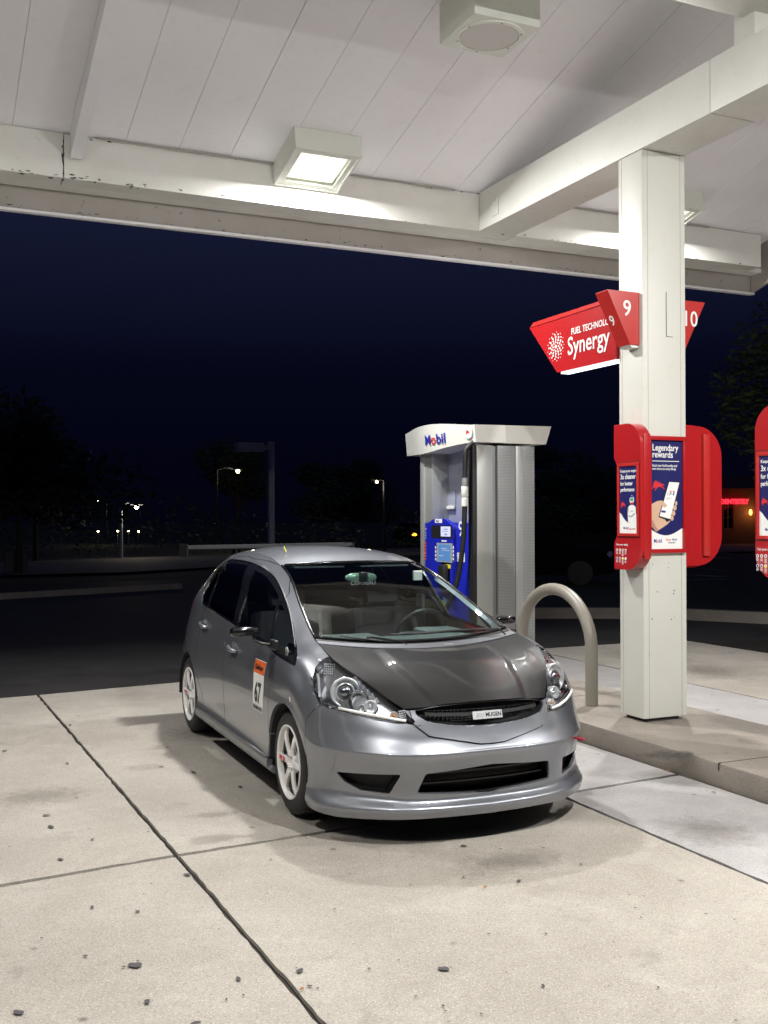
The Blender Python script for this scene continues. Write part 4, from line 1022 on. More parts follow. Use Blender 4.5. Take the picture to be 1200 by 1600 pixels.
# silver rails inside the upper grille and badge
bm2=bmesh.new()
def fx(y): return .822-.47*y*y
P=[(fx(y)-.012,y,.645+.09*y*y) for y in [i*.33/12-.0 for i in range(-12,13)]]
for a,b in zip(P,P[1:]):
    hexa(bm2,[(a[0],a[1],a[2]-.008),(b[0],b[1],b[2]-.008),(b[0]-.02,b[1],b[2]-.008),(a[0]-.02,a[1],a[2]-.008),(a[0]-.006,a[1],a[2]+.008),(b[0]-.006,b[1],b[2]+.008),(b[0]-.02,b[1],b[2]+.008),(a[0]-.02,a[1],a[2]+.008)])
bmesh.ops.remove_doubles(bm2,verts=bm2.verts,dist=1e-5)
put(bm2,'grille_bar','plastic_black',gp[0])
bm2=bmesh.new()
for i in range(-16,17):
    y=i*.021; x=fx(y)-.04; box(bm2,x,x+.004,y-.0015,y+.0015,.597+abs(y)*.06,.672)
for z in (.61,.622,.634,.665): 
    for i in range(-14,14): 
        y=i*.0235; x=fx(y)-.040; box(bm2,x,x+.004,y,y+.0235,z,z+.003)
put(bm2,'grille_mesh','gloss_black',gp[0],kind='stuff')
fb=Frame((.836,-.052,.626),(-0.0,1,0),(-.36,0,1))
def cflat(name,fr,polys,m_,off,parent,th=.0008):
    b=bmesh.new()
    for pts in polys: prism(b,pts,lambda a,c_:fr(a,c_,off),lambda a,c_:fr(a,c_,off+th))
    bmesh.ops.recalc_face_normals(b,faces=b.faces); return put(b,name,m_,parent)
def ctext(name,s,fr,x,y,size,m_,off,parent,**k):
    o=text(name,s,fr,x,y,size,m_,off,None,**k); o.parent=parent; return o
bd=cflat('badge',fb,[rect(-.040,.132,-.004,.037)],'badge_plate',-.006,gp[0],th=.007)
cflat('badge_face',fb,[rect(.030,.114,.002,.030)],'chrome',.0012,gp[0],th=.001) if False else None
ctext('badge_text','MUGEN',fb,.034,.006,.030,'black_print',.0013,gp[0],bold=.02,sx=.88)
cflat('badge_print',fb,[[(-.024,.005),(-.006,.005),(.004,.026),(-.014,.026)],[(-.002,.005),(.006,.005),(.016,.026),(.008,.026)],[(.011,.005),(.019,.005),(.029,.026),(.021,.026)]],'grey_print',.0013,gp[0])
# intake slats
bm2=bmesh.new()
for z in (.275,.325):
    P=[(.80-.25*(i*.04)**2,i*.04,z+.03) for i in range(-9,10)]
    for a,b in zip(P,P[1:]): hexa(bm2,[(a[0],a[1],a[2]-.004),(b[0],b[1],b[2]-.004),(b[0]-.03,b[1],b[2]-.004),(a[0]-.03,a[1],a[2]-.004),(a[0],a[1],a[2]+.004),(b[0],b[1],b[2]+.004),(b[0]-.03,b[1],b[2]+.004),(a[0]-.03,a[1],a[2]+.004)])
put(bm2,'intake_slat','plastic_black',kind='stuff')
# dark inner shell seen through the panel gaps
for b in region((0,1,2,3,14,16,18)):
    outward(b); nr={v:v.normal.copy() for v in b.verts}
    for v in b.verts: v.co-=nr[v]*.016
    put(b,'inner_shell','plastic_black')
# ---- top surfaces between the left and right edge lines
def topgrid(name,st,m_,nx=1,ny=16,pw=2.2,gap=.003,crease=0,world=False,depth=.012,thick=True,bulge=0,parent=car):
    # st: list of (centre pt, edge pt)
    C=crline([s_[0] for s_ in st],nx); E_=crline([s_[1] for s_ in st],nx)
    b=bmesh.new(); rows_=[]; N=len(C)
    for i,(c_,e) in enumerate(zip(C,E_)):
        row=[]
        for j in range(-ny,ny+1):
            t_=abs(j)/ny; sg=1 if j>=0 else -1
            x=c_[0]+(e[0]-c_[0])*t_**2; y=sg*e[1]*t_; z=c_[2]+(e[2]-c_[2])*t_**pw
            if crease:
                cc=.60-.12*(i/(N-1)); w_=.035
                q=min(1,max(0,(t_-cc)/w_)); q=q*q*(3-2*q)
                fade=math.sin(math.pi*min(1,(i+.5)/N))**.5
                z-=crease*fade*q*(1-max(0,(t_-.80)/.20)); z+=crease*.5*fade*(1-q)
            row.append(b.verts.new((x,y,z)))
        rows_.append(row)
    for A,B in zip(rows_,rows_[1:]):
        for j in range(2*ny): b.faces.new((A[j],A[j+1],B[j+1],B[j]))
    b.normal_update()
    if sum(f.normal.z for f in b.faces)<0: bmesh.ops.reverse_faces(b,faces=b.faces)
    shrink(b,gap,depth)
    return put(b,name,m_,parent)
def ept(x,first=None):   # edge-line point at x
    P=[e for e in EDGE if e[0]<.72]
    for a,b in zip(P,P[1:]):
        if b[0]<=x<=a[0]:
            t_=(a[0]-x)/(a[0]-b[0]+1e-9); return tuple(a[k]+(b[k]-a[k])*t_ for k in range(3))
    return P[-1]
hood=[((.798,0,.706),(.700,.424,.676)),((.69,0,.762),(.62,.485,.725)),((.55,0,.818),ept(.50)),((.42,0,.864),ept(.34)),((.29,0,.893),ept(.19)),((.18,0,.912),ept(.03))]
hd=topgrid('bonnet','%s'%'x' and hood,'carbon',nx=5,ny=26,pw=2.0,crease=.011,gap=.003)
cowl=[((.172,0,.914),ept(.022)),((.13,0,.922),ept(-.01)),((.09,0,.931),ept(-.045))]
topgrid('cowl_panel',cowl,'car_silver',nx=2,ny=20,pw=2.0)
cw2=[((.085,0,.925),ept(-.05)),((.03,0,.928),ept(-.09))]
topgrid('wiper_tray',cw2,'plastic_black',nx=2,ny=16,pw=2.0,depth=.03)
ws=[((.03,0,.934),ept(-.095)),((-.25,0,1.050),ept(-.34)),((-.53,0,1.162),ept(-.60)),((-.80,0,1.268),ept(-.86)),((-1.06,0,1.362),ept(-1.12))]
glassp=topgrid('windscreen',ws,'windscreen_glass',nx=4,ny=20,pw=2.2,gap=.002,depth=0)
rf=[((-1.065,0,1.366),ept(-1.125)),((-1.3,0,1.414),ept(-1.33)),((-1.7,0,1.448),ept(-1.7)),((-2.1,0,1.452),ept(-2.1)),((-2.5,0,1.432),ept(-2.5)),((-2.74,0,1.405),ept(-2.70)),((-2.86,0,1.378),ept(-2.80))]
roof=topgrid('roof',rf,'car_silver',nx=4,ny=18,pw=2.6,gap=.001)
# close roof to hatch, spoiler lip
b=bmesh.new(); L0=[];L1=[]
for j in range(-12,13):
    t_=abs(j)/12; sg=1 if j>=0 else -1; e=ept(-2.80)
    L0.append(b.verts.new((-2.86+(e[0]+2.86)*t_**2,sg*e[1]*t_,1.376+(e[2]-1.376)*t_**2.6)))
q=[p for p in EDGE if p[0]<-2.80]
for j in range(-12,13):
    yy=abs(j)/12*ept(-2.80)[1]; sg=1 if j>=0 else -1; x=lerp(yy,[(p[1],p[0]) for p in q]); z=lerp(yy,[(p[1],p[2]) for p in q]); L1.append(b.verts.new((x,sg*yy,z)))
for j in range(24): b.faces.new((L0[j],L0[j+1],L1[j+1],L1[j]))
bmesh.ops.recalc_face_normals(b,faces=b.faces)
for f in b.faces: f.smooth=True
put(b,'roof_edge','car_silver')
# windscreen dark border
def strip(name,pts3,w_,m_,parent,up=(0,0,1),th=.004):
    b=bmesh.new(); tube(b,pts3,w_,8); bmesh.ops.recalc_face_normals(b,faces=b.faces)
    for f in b.faces: f.smooth=True
    return put(b,name,m_,parent)
for s_ in (1,-1):
    P=[ (e[0],s_*(e[1]-.006),e[2]+.001) for e in [ept(-.095-i*.0425) for i in range(25)]]
    strip('screen_seal',P,.0075,'frit',glassp)
P=[(-1.062-.06*(abs(y)/.49)**2,y,1.362+(ept(-1.12)[2]-1.362)*(abs(y)/.49)**2.2) for y in [i*.04 for i in range(-12,13)]]
strip('screen_seal',P,.010,'frit',glassp)
P=[(.02-.115*(abs(y)/.63)**2,y,.936+(ept(-.095)[2]-.934)*(abs(y)/.63)**2.2) for y in [i*.0485 for i in range(-13,14)]]
strip('screen_seal',P,.012,'frit',glassp)
# wipers
def wiper(y0,x0,y1,x1,parent):
    b=bmesh.new(); z=lambda x,y:.944+(.03-x)*.41+.02*(abs(y)/.6)**2
    tube(b,[(x0+.05,y0,z(x0+.05,y0)-.0),(x0+.01,y0+.02*(1 if y1>y0 else -1),z(x0,y0)+.012),((x0+x1)/2,(y0+y1)/2,z((x0+x1)/2,(y0+y1)/2)+.018),(x1*.6+x0*.4,y1*.6+y0*.4,z(x1*.6+x0*.4,y1*.6+y0*.4)+.012)],.006,8)
    put(b,'wiper_arm','plastic_black',parent)
    b=bmesh.new(); tube(b,[(x0*.85+x1*.15,y0*.85+y1*.15,z(x0,y0)+.006),(x1,y1,z(x1,y1)+.006)],.0055,6); put(b,'wiper_blade','rubber',parent)
wp=empty('wiper',(0,0,0)); wp.parent=car; wiper(.55,.0,-.18,-.03,wp)
wiper(-.12,.06,-.50,-.02,wp)
# ---- wheel arches liners
for xc in (.02,-2.47):
    for s_ in (1,-1):
        b=bmesh.new(); rr=.325
        prev=None
        for i in range(25):
            a=-.12+ (math.pi+.24)*i/24; cur=[b.verts.new((xc+rr*math.cos(a),s_*yy,.30+rr*math.sin(a))) for yy in (.83,.815,.55)]
            if i and prev:
                for k in range(2): b.faces.new((prev[k],cur[k],cur[k+1],prev[k+1]))
            prev=cur
        r=[b.verts.new((xc+rr*math.cos(a),s_*.55,.30+rr*math.sin(a))) for a in [2*math.pi*i/24 for i in range(24)]]; b.faces.new(r)
        put(b,'arch_liner','dark_gap')
b=bmesh.new(); box(b,-2.85,.40,-.70,.70,.17,.20); box(b,.30,.34,-.55,.55,.20,.80); put(b,'underfloor','dark_gap')
# ---- wheels
def spoke(b,a):
    # six tapering spokes, wider at hub and rim, dished inwards at the hub
    prof=[(.045,.028,-.012),(.075,.022,-.006),(.11,.0175,-.003),(.15,.0175,-.003),(.175,.022,-.008),(.191,.030,-.020)]
    rings=[]
    ca,sa=math.cos(a),math.sin(a)
    for r,w_,d in prof:
        ring=[]
        for q,dd in ((-w_*.8,d-.018),(-w_,d-.006),(-w_*.62,d),(w_*.62,d),(w_,d-.006),(w_*.8,d-.018)):
            ring.append(b.verts.new((r*ca-q*sa,-dd*-1 if False else dd,r*sa+q*ca)))
        rings.append(ring)
    for A,B in zip(rings,rings[1:]):
        for j in range(6): b.faces.new((A[j],A[(j+1)%6],B[(j+1)%6],B[j]))
    b.faces.new(rings[0][::-1]); b.faces.new(rings[-1])
def put_wheel(x,s_,steer=0):
    ww=empty('wheel',(x,s_*.818,.295)); ww.parent=car
    if s_<0: ww.rotation_euler=(0,0,math.pi+steer)
    else: ww.rotation_euler=(0,0,steer)
    return ww
wm={}
def wheel_meshes():
    # local: outer face towards +Y, centre at origin
    b=bmesh.new(); lathe(b,[(.190,-.195),(.255,-.198),(.283,-.180),(.294,-.150),(.2955,-.10),(.294,-.050),(.286,-.022),(.270,-.006),(.245,.002),(.215,.0),(.203,-.006)],64)
    # tread grooves
    for f in b.faces: f.smooth=True
    bmesh.ops.recalc_face_normals(b,faces=b.faces); me=bpy.data.meshes.new('tyre'); b.to_mesh(me); me.materials.append(MATS['tyre_rubber']); wm['tyre']=me; b.free()
    b=bmesh.new()
    for i in range(30):
        a=2*math.pi*i/30
        M=Matrix.Rotation(a,4,'Y')@Matrix.Translation((0,0,.2935))@Matrix.Rotation(.35,4,'Z')
        box(b,-.0025,.0025,-.075,-.028,-.003,.0025,M=M); M=Matrix.Rotation(a+.1,4,'Y')@Matrix.Translation((0,0,.2935))@Matrix.Rotation(-.35,4,'Z'); box(b,-.0025,.0025,-.165,-.115,-.003,.0025,M=M)
    me=bpy.data.meshes.new('tread_groove'); b.to_mesh(me); me.materials.append(MATS['dark_gap']); wm['tread']=me; b.free()
    b=bmesh.new(); lathe(b,[(.199,-.03),(.2055,-.004),(.2068,.002),(.2010,.004),(.1930,-.004),(.1900,-.016),(.188,-.03)],64)
    for f in b.faces: f.smooth=True
    for e in b.edges:
        if len(e.link_faces)==2 and e.calc_face_angle(0)>R(40): e.smooth=False
    bmesh.ops.recalc_face_normals(b,faces=b.faces); me=bpy.data.meshes.new('rim'); b.to_mesh(me); me.materials.append(MATS['wheel_white']); wm['rim']=me; b.free()
    b=bmesh.new()
    spoke(b,0)
    bmesh.ops.recalc_face_normals(b,faces=b.faces)
    for f in b.faces: f.smooth=True
    for e in b.edges:
        if e.calc_face_angle(0)>R(38): e.smooth=False
    me=bpy.data.meshes.new('spoke'); b.to_mesh(me); me.materials.append(MATS['wheel_white']); wm['spoke']=me; b.free()
    b=bmesh.new(); lathe(b,[(.001,-.022),(.030,-.022),(.032,-.010),(.060,-.010),(.066,-.018),(.068,-.04)],36)
    bmesh.ops.recalc_face_normals(b,faces=b.faces)
    for f in b.faces: f.smooth=True
    for e in b.edges:
        if len(e.link_faces)==2 and e.calc_face_angle(0)>R(35): e.smooth=False
    me=bpy.data.meshes.new('hub'); b.to_mesh(me); me.materials.append(MATS['wheel_white']); wm['hub']=me; b.free()
    b=bmesh.new()
    for i in range(4):
        a=math.pi/4+i*math.pi/2; lathe(b,[(.001,-.004),(.008,-.004),(.0095,-.008),(.0095,-.02)],6,'Y',(.045*math.cos(a),0,.045*math.sin(a)))
    me=bpy.data.meshes.new('lug_nut'); b.to_mesh(me); me.materials.append(MATS['chrome_dark']); wm['nut']=me; b.free()
    b=bmesh.new(); lathe(b,[(.05,-.085),(.13,-.085),(.131,-.10),(.05,-.10)],40); box(b,.06,.145,-.13,-.065,-.06,.06,bev=.01)
    for f in b.faces: f.smooth=False
    me=bpy.data.meshes.new('brake'); b.to_mesh(me); me.materials.append(MATS['brake_steel']); wm['brake']=me; b.free()
    b=bmesh.new(); lathe(b,[(.188,-.03),(.180,-.06),(.176,-.12),(.175,-.165)],48)
    for f in b.faces: f.smooth=True
    me=bpy.data.meshes.new('rim_barrel'); b.to_mesh(me); me.materials.append(MATS['barrel_dust_shade']); wm['barrel']=me; b.free()
    b=bmesh.new(); lathe(b,[(.001,-.16),(.185,-.16)],30)
    me=bpy.data.meshes.new('wheel_back'); b.to_mesh(me); me.materials.append(MATS['dark_gap']); wm['back']=me; b.free()
wheel_meshes()
def meshobj(n_,me,parent):
    o=bpy.data.objects.new(n_,me); COL.objects.link(o); o.parent=parent; return o
for x,s_ in ((0,-1),(-2.5,-1),(0,1),(-2.5,1)):
    W_=put_wheel(x,s_)
    ty=meshobj('tyre',wm['tyre'],W_); meshobj('tread_groove',wm['tread'],W_); tag(W_.children[-1],kind='stuff')
    meshobj('rim',wm['rim'],W_); meshobj('rim_barrel',wm['barrel'],W_)
    a0=math.pi if s_<0 else 0
    sp_=[]
    for i in range(6):
        o=meshobj('spoke',wm['spoke'],W_); o.rotation_euler=(0,-(i*math.pi/3),0); sp_.append(o)
    meshobj('hub',wm['hub'],W_); meshobj('lug_nut',wm['nut'],W_); meshobj('brake_disc',wm['brake'],W_); meshobj('wheel_back',wm['back'],W_)
    if s_<0:
        # red sticker on the rearward spoke (local +X points to the car's rear after the turn)
        fs_=Frame((0,-.0045,0),(-1,0,0),(0,0,1))
        for nm_,x0_,x1_ in (('spoke_sticker',-.168,-.122),('spoke_sticker',-.116,-.080)):
            bb=bmesh.new(); prism(bb,rect(x0_,x1_,-.0115,.0115),lambda a,c_:(-a,-.0025,c_),lambda a,c_:(-a,-.0008,c_)); bmesh.ops.recalc_face_normals(bb,faces=bb.faces); put(bb,nm_,'red_print',W_)
        fr2=Frame((0,-.0004,0),(-1,0,0),(0,0,1)); ctext('sticker_text','SL',fr2,-.113,-.008,.022,'white_print',0,W_,bold=.02)
# ---- headlamps
for i,b in enumerate(region(9)):
    outward(b); s_=1 if i==0 else -1
    lens=b.copy(); shrink(lens,.002,.0)
    hl=put(lens,'headlamp','lens_clear',car)
    # black rim band and bucket
    ctr=Vector((.50,s_*.63,.74))
    r=bmesh.ops.extrude_face_region(b,geom=b.faces[:]); top=[f for f in r['geom'] if isinstance(f,bmesh.types.BMFace)]; tv={v for f in top for v in f.verts}
    old=[f for f in b.faces if all(v not in tv for v in f.verts)]
    for v in tv:
        d=ctr-v.co; v.co+=Vector((-.055,-s_*.028,-.004))+d*.06
    bmesh.ops.delete(b,geom=old,context='FACES_ONLY')
    for f in b.faces: f.smooth=True; f.material_index=0
    for f in top: f.material_index=1
    put(b,'lamp_bucket',['gloss_black','lamp_housing'],hl)
    # projector
    def ring(c_,prof,m_,nm,ax,seg=36):
        bb=bmesh.new(); lathe(bb,prof,seg,'X'); 
        for f in bb.faces: f.smooth=True
        for e in bb.edges:
            if len(e.link_faces)==2 and e.calc_face_angle(0)>R(35): e.smooth=False
        bmesh.ops.recalc_face_normals(bb,faces=bb.faces)
        q=Vector((1,0,0)).rotation_difference(Vector(ax).normalized()).to_matrix().to_4x4()
        bmesh.ops.transform(bb,matrix=Matrix.Translation(c_)@q,verts=bb.verts); return put(bb,nm,m_,hl)
    ax=(.93,s_*.34,.10); cpt=(.448,s_*.648,.742)
    ring(cpt,[(.078,-.035),(.080,.006),(.074,.011),(.068,.004),(.060,-.020),(.052,-.022),(.048,.004),(.043,.004),(.040,-.012)],'silver_bowl','reflector_ring',ax)
    ring(cpt,[(.040,-.012),(.038,.002),(.034,.010),(.022,.020),(.010,.024),(.001,.025)],'chrome_dark','projector_lens',ax)
    ring((.585,s_*.56,.680),[(.034,-.03),(.036,.004),(.031,.006),(.018,-.012),(.008,-.016),(.007,-.002),(.001,.001)],'silver_bowl','high_beam',ax,24)
    ring((.690,s_*.475,.646),[(.021,-.02),(.022,.002),(.015,-.006),(.001,-.008)],'silver_bowl','indicator_bowl',ax,20)
    ring((.692,s_*.475,.646),[(.009,-.006),(.009,.003),(.001,.006)],'amber','indicator_bulb',ax,12)
    bb=bmesh.new()
    for k in range(7):
        for j in range(5):
            bmesh.ops.create_icosphere(bb,subdivisions=1,radius=.0052,matrix=Matrix.Translation((.305-.010*j-.002*k,s_*(.712-.012*k-.004*j),.826+.011*j-.0015*k)))
    put(bb,'marker_lens','silver_bowl',hl,kind='stuff')
    bb=bmesh.new()
    for k in range(5):
        for j in range(4): bmesh.ops.create_icosphere(bb,subdivisions=1,radius=.0042,matrix=Matrix.Translation((.722-.004*j,s_*(.445-.011*j+.004*k),.628+.011*k)))
    put(bb,'indicator_lens','silver_bowl',hl,kind='stuff')
    # chrome wedge panels and pale strip along the lower edge
    bb=bmesh.new()
    for k in range(6):
        p=Vector((.585-.022*k,s_*(.505+.014*k),.700+.016*k)); q_=p+Vector((-.030,s_*.004,.022+.004*k)); n2=Vector((.006,s_*.006,.002))
        hexa(bb,[p,p+n2,p+n2+Vector((-.02,s_*.022,-.012)),p+Vector((-.02,s_*.022,-.012)),q_,q_+n2,q_+n2+Vector((-.02,s_*.022,-.012)),q_+Vector((-.02,s_*.022,-.012))])
    bmesh.ops.recalc_face_normals(bb,faces=bb.faces); put(bb,'chrome_fins','chrome',hl,kind='stuff')
    ring((.560,s_*.600,.672),[(.020,-.02),(.021,.002),(.016,.003),(.010,-.010),(.001,-.012)],'chrome','small_reflector',ax,20)
    ring((.515,s_*.600,.705),[(.052,-.03),(.054,.001),(.050,.004),(.030,-.026),(.001,-.03)],'chrome_dark','inner_reflector',ax,28)
    bb=bmesh.new(); hexa(bb,[(.36,s_*.765,.69),(.30,s_*.755,.70),(.28,s_*.735,.70),(.34,s_*.745,.69),(.33,s_*.76,.80),(.27,s_*.745,.82),(.25,s_*.725,.82),(.31,s_*.74,.80)]); bmesh.ops.recalc_face_normals(bb,faces=bb.faces); put(bb,'chrome_wing','silver_bowl',hl)
    P=[]
    for y,z in ((.440,.617),(.50,.628),(.58,.642),(.66,.655),(.72,.666)):
        x=lerp(y,[(.43,.765),(.50,.745),(.58,.690),(.66,.610),(.72,.535)]) 
        P.append((x-.012,s_*(y-.006),z+.010))
    bb=bmesh.new(); tube(bb,[Vector(p) for p in P],.0075,8)
    for f in bb.faces: f.smooth=True
    put(bb,'light_strip','white_print',hl)
# fog housings, tow hook
for f_ in (1,):
    bb=bmesh.new(); lathe(bb,[(.024,-.002),(.024,.002),(.001,.002)],20,'X'); bmesh.ops.transform(bb,matrix=Matrix.Translation((.722,.582,.452))@Matrix.Rotation(.62,4,'Z'),verts=bb.verts); put(bb,'tow_hole','dark_gap')
    bb=bmesh.new(); n_=Vector((.93,.36,0)); c_=Vector((.722,.582,.452)); P=[]
    u_=n_; 
    for k in range(16):
        a=2*math.pi*k/16; P.append(c_+u_*(.050+.028*math.cos(a))+Vector((-.45,.6,-.3)).normalized()*.017*math.sin(a))
    tube(bb,P,.006,8,close=True); tube(bb,[c_-u_*.02,c_+u_*.03],.0065,8)
    for f in bb.faces: f.smooth=True
    put(bb,'tow_hook','hook_red')
# ---- door handles, mirrors, sticker
def flank_y(x,z):
    for u in range(len(grid)-1):
        a,b_=grid[u],grid[u+1]
        if a[20][1]<.5: continue
        k0=min(range(len(a)),key=lambda k:abs(a[k][2]-z))
        if not(min(a[k0][0],b_[k0][0])-1e-3<=x<=max(a[k0][0],b_[k0][0])+1e-3): continue
        t_=(x-a[k0][0])/(b_[k0][0]-a[k0][0]+1e-9)
        for k in range(len(a)-1):
            z0=a[k][2]*(1-t_)+b_[k][2]*t_; z1=a[k+1][2]*(1-t_)+b_[k+1][2]*t_
            if z0<=z<=z1:
                q=(z-z0)/(z1-z0+1e-9); y0=a[k][1]*(1-t_)+b_[k][1]*t_;y1=a[k+1][1]*(1-t_)+b_[k+1][1]*t_
                return y0+(y1-y0)*q
        return a[-1][1]
    return .84
for s_ in (1,-1):
    for i,(x,z,dr) in enumerate(((-1.135,.805,2),(-1.965,.885,3))):
        pr=PART[(dr,0 if s_>0 else 1)]; y=flank_y(x,z)
        bb=bmesh.new(); lathe(bb,[(.001,-.004),(.062,-.004),(.070,.0015),(.066,.003),(.058,-.002),(.001,-.003)],28,'Y'); bmesh.ops.transform(bb,matrix=Matrix.Translation((x,s_*(y-.001),z))@Matrix.Scale(s_,4,(0,1,0))@Matrix.Scale(.62,4,(0,0,1)),verts=bb.verts); 
        for f in bb.faces: f.smooth=True
        bmesh.ops.recalc_face_normals(bb,faces=bb.faces); put(bb,'handle_cup','car_silver_dull',pr)
        bb=bmesh.new(); P=[(x+.095,s_*(y+.004),z-.012),(x+.06,s_*(y+.026),z-.008),(x,s_*(y+.031),z-.002),(x-.05,s_*(y+.027),z+.003),(x-.085,s_*(y+.004),z+.006)]
        tube(bb,[Vector(p) for p in crline(P,4)],[.010+.004*math.sin(math.pi*k/16) for k in range(17)],10)
        for f in bb.faces: f.smooth=True
        put(bb,'door_handle','car_silver',pr)
    # small carbon racing mirror on a thin stalk
    mr=empty('wing_mirror',(0,0,0)); mr.parent=car; dm=0 if s_<0 else .15
    bb=bmesh.new(); sec=[]
    for k,(y,w_,h_) in enumerate(((.865,.018,.012),(.88,.034,.024),(.92,.042,.029),(.98,.044,.030),(1.02,.040,.027),(1.035,.026,.018))):
        ring_=[bb.verts.new((-.415+w_*math.copysign(abs(math.cos(a))**.6,math.cos(a)),s_*(y-dm),.990+h_*math.copysign(abs(math.sin(a))**.6,math.sin(a)))) for a in [2*math.pi*j/20 for j in range(20)]]; sec.append(ring_)
    for A,B in zip(sec,sec[1:]):
        for j in range(20): bb.faces.new((A[j],A[(j+1)%20],B[(j+1)%20],B[j]))
    bb.faces.new(sec[0]); bb.faces.new(sec[-1])
    for f in bb.faces: f.smooth=True
    bmesh.ops.recalc_face_normals(bb,faces=bb.faces); put(bb,'mirror_shell','gloss_black',mr)
    bb=bmesh.new(); tube(bb,[Vector((-.41,s_*(.90-dm),.965)),Vector((-.40,s_*(.895-dm*.9),.935)),Vector((-.36,s_*(.86-dm*.5),.918)),Vector((-.33,s_*.790,.915))],.009,10); 
    for f in bb.faces: f.smooth=True
    box(bb,-.37,-.26,*sorted((s_*.790,s_*.815)),.885,.945,bev=.008); put(bb,'mirror_stalk','plastic_black',mr)
    bb=bmesh.new(); box(bb,-.462,-.458,*sorted((s_*(.885-dm),s_*(1.01-dm))),.972,1.008,bev=.001); put(bb,'mirror_glass','chrome',mr)
    # little round sticker & side repeater
    y=flank_y(.10,.66); bb=bmesh.new(); box(bb,.115,.135,*sorted((s_*(y-.002),s_*(y+.004))),.655,.685,bev=.002); put(bb,'side_marker','chrome',car)
    if s_<0:
        q_=PART[(2,1)]
        # numbered sticker, following the door skin
        def skin(off):
            return lambda a,b_,o=0: Vector((-a if False else a, -(flank_y(a,b_)+off+o),b_))
        class SK:
            n=Vector((0,-1,0))
            def __call__(s2,a,b_,off=0): return Vector((-.62+a,-(flank_y(-.62+a,.497+b_)+.0012+off),.497+b_))
        sk=SK()
        def grd(name,x0,x1,z0,z1,m_,off):
            bb=bmesh.new(); nx_,nz_=6,8; VV=[[bb.verts.new(sk(x0+(x1-x0)*i/nx_,z0+(z1-z0)*j/nz_,off)) for j in range(nz_+1)] for i in range(nx_+1)]
            for i in range(nx_):
                for j in range(nz_): bb.faces.new((VV[i][j],VV[i+1][j],VV[i+1][j+1],VV[i][j+1])).smooth=True
            return put(bb,name,m_,q_)
        st_=grd('race_sticker',0,.225,0,.305,'white_print',0)
        grd('sticker_band',.004,.221,.225,.301,'orange_print',.0006)
        ctext('sticker_number','67',sk,.040,.055,.165,'black_print',.0012,q_,bold=.03,sx=.78)
        ctext('sticker_text','ClubRacer',sk,.015,.248,.042,'black_print',.0012,q_,bold=.03,sx=.92,shear=.3)
        grd('sticker_band',.006,.219,.004,.034,'grey_print',.0006); ctext('sticker_text','RACING CO',sk,.012,.008,.028,'black_print',.0012,q_,bold=.02,sx=1.1)
        # round sticker in quarter window
        bb=bmesh.new(); qy=flank_y(-.16,.90); lathe(bb,[(.001,-.0),(.026,0),(.026,.001)],20,'Y'); bmesh.ops.transform(bb,matrix=Matrix.Translation((-.16,-(qy+.001),.895)),verts=bb.verts); put(bb,'round_sticker','white_print',PART[(5,1)])
        bb=bmesh.new(); lathe(bb,[(.008,0),(.014,0),(.014,.001),(.008,.001)],16,'Y'); bmesh.ops.transform(bb,matrix=Matrix.Translation((-.16,-(qy+.003),.895)),verts=bb.verts); put(bb,'round_sticker','black_print',PART[(5,1)])
    # chrome drip rail above windows
    P=[(x,s_*(flank_y(x,z)+.004),z) for x,z in ((-.10,.922),(-.22,.964),(-.50,1.085),(-.80,1.211),(-1.015,1.281),(-1.30,1.333),(-1.6,1.355),(-1.9,1.357),(-2.16,1.345),(-2.29,1.283),(-2.36,1.18))]
    bb=bmesh.new(); tube(bb,[Vector(p) for p in crline(P,3)],.005,8)
    for f in bb.faces: f.smooth=True
    put(bb,'window_rail','plastic_black')
    # skirt ridge
    P=[(x,s_*(.848),.262) for x in (-.31,-.8,-1.3,-1.8,-2.05)]
    bb=bmesh.new(); tube(bb,[Vector(p) for p in P],.008,8)
    for f in bb.faces: f.smooth=True
    put(bb,'skirt_ridge','car_silver_dull')
# antenna stub, rear wing
bb=bmesh.new(); tube(bb,[Vector((-1.45,-.36,1.425)),Vector((-1.485,-.365,1.462))],.004,8); put(bb,'aerial','yellow_print')
wg=empty('rear_wing',(0,0,0)); wg.parent=car
bb=bmesh.new(); prism(bb,[(-2.93,1.413),(-3.0,1.402),(-3.10,1.404),(-3.19,1.425),(-3.19,1.437),(-3.10,1.434),(-3.0,1.436),(-2.94,1.440)],lambda a,b_:(a,-.73,b_),lambda a,b_:(a,.73,b_+.01)); bmesh.ops.recalc_face_normals(bb,faces=bb.faces); put(bb,'wing_blade','wing_black',wg)
for s_ in (1,-1):
    bb=bmesh.new(); box(bb,-3.22,-2.91,*sorted((s_*.731,s_*.738)),1.345,1.452,bev=.002); put(bb,'end_plate','plastic_black',wg)
    bb=bmesh.new(); hexa(bb,[(-3.02,s_*.30,1.25),(-3.02,s_*.307,1.25),(-3.14,s_*.307,1.25),(-3.14,s_*.30,1.25),(-2.98,s_*.30,1.436),(-2.98,s_*.307,1.436),(-3.12,s_*.307,1.436),(-3.12,s_*.30,1.436)]); bmesh.ops.recalc_face_normals(bb,faces=bb.faces); put(bb,'wing_stand','plastic_black',wg)
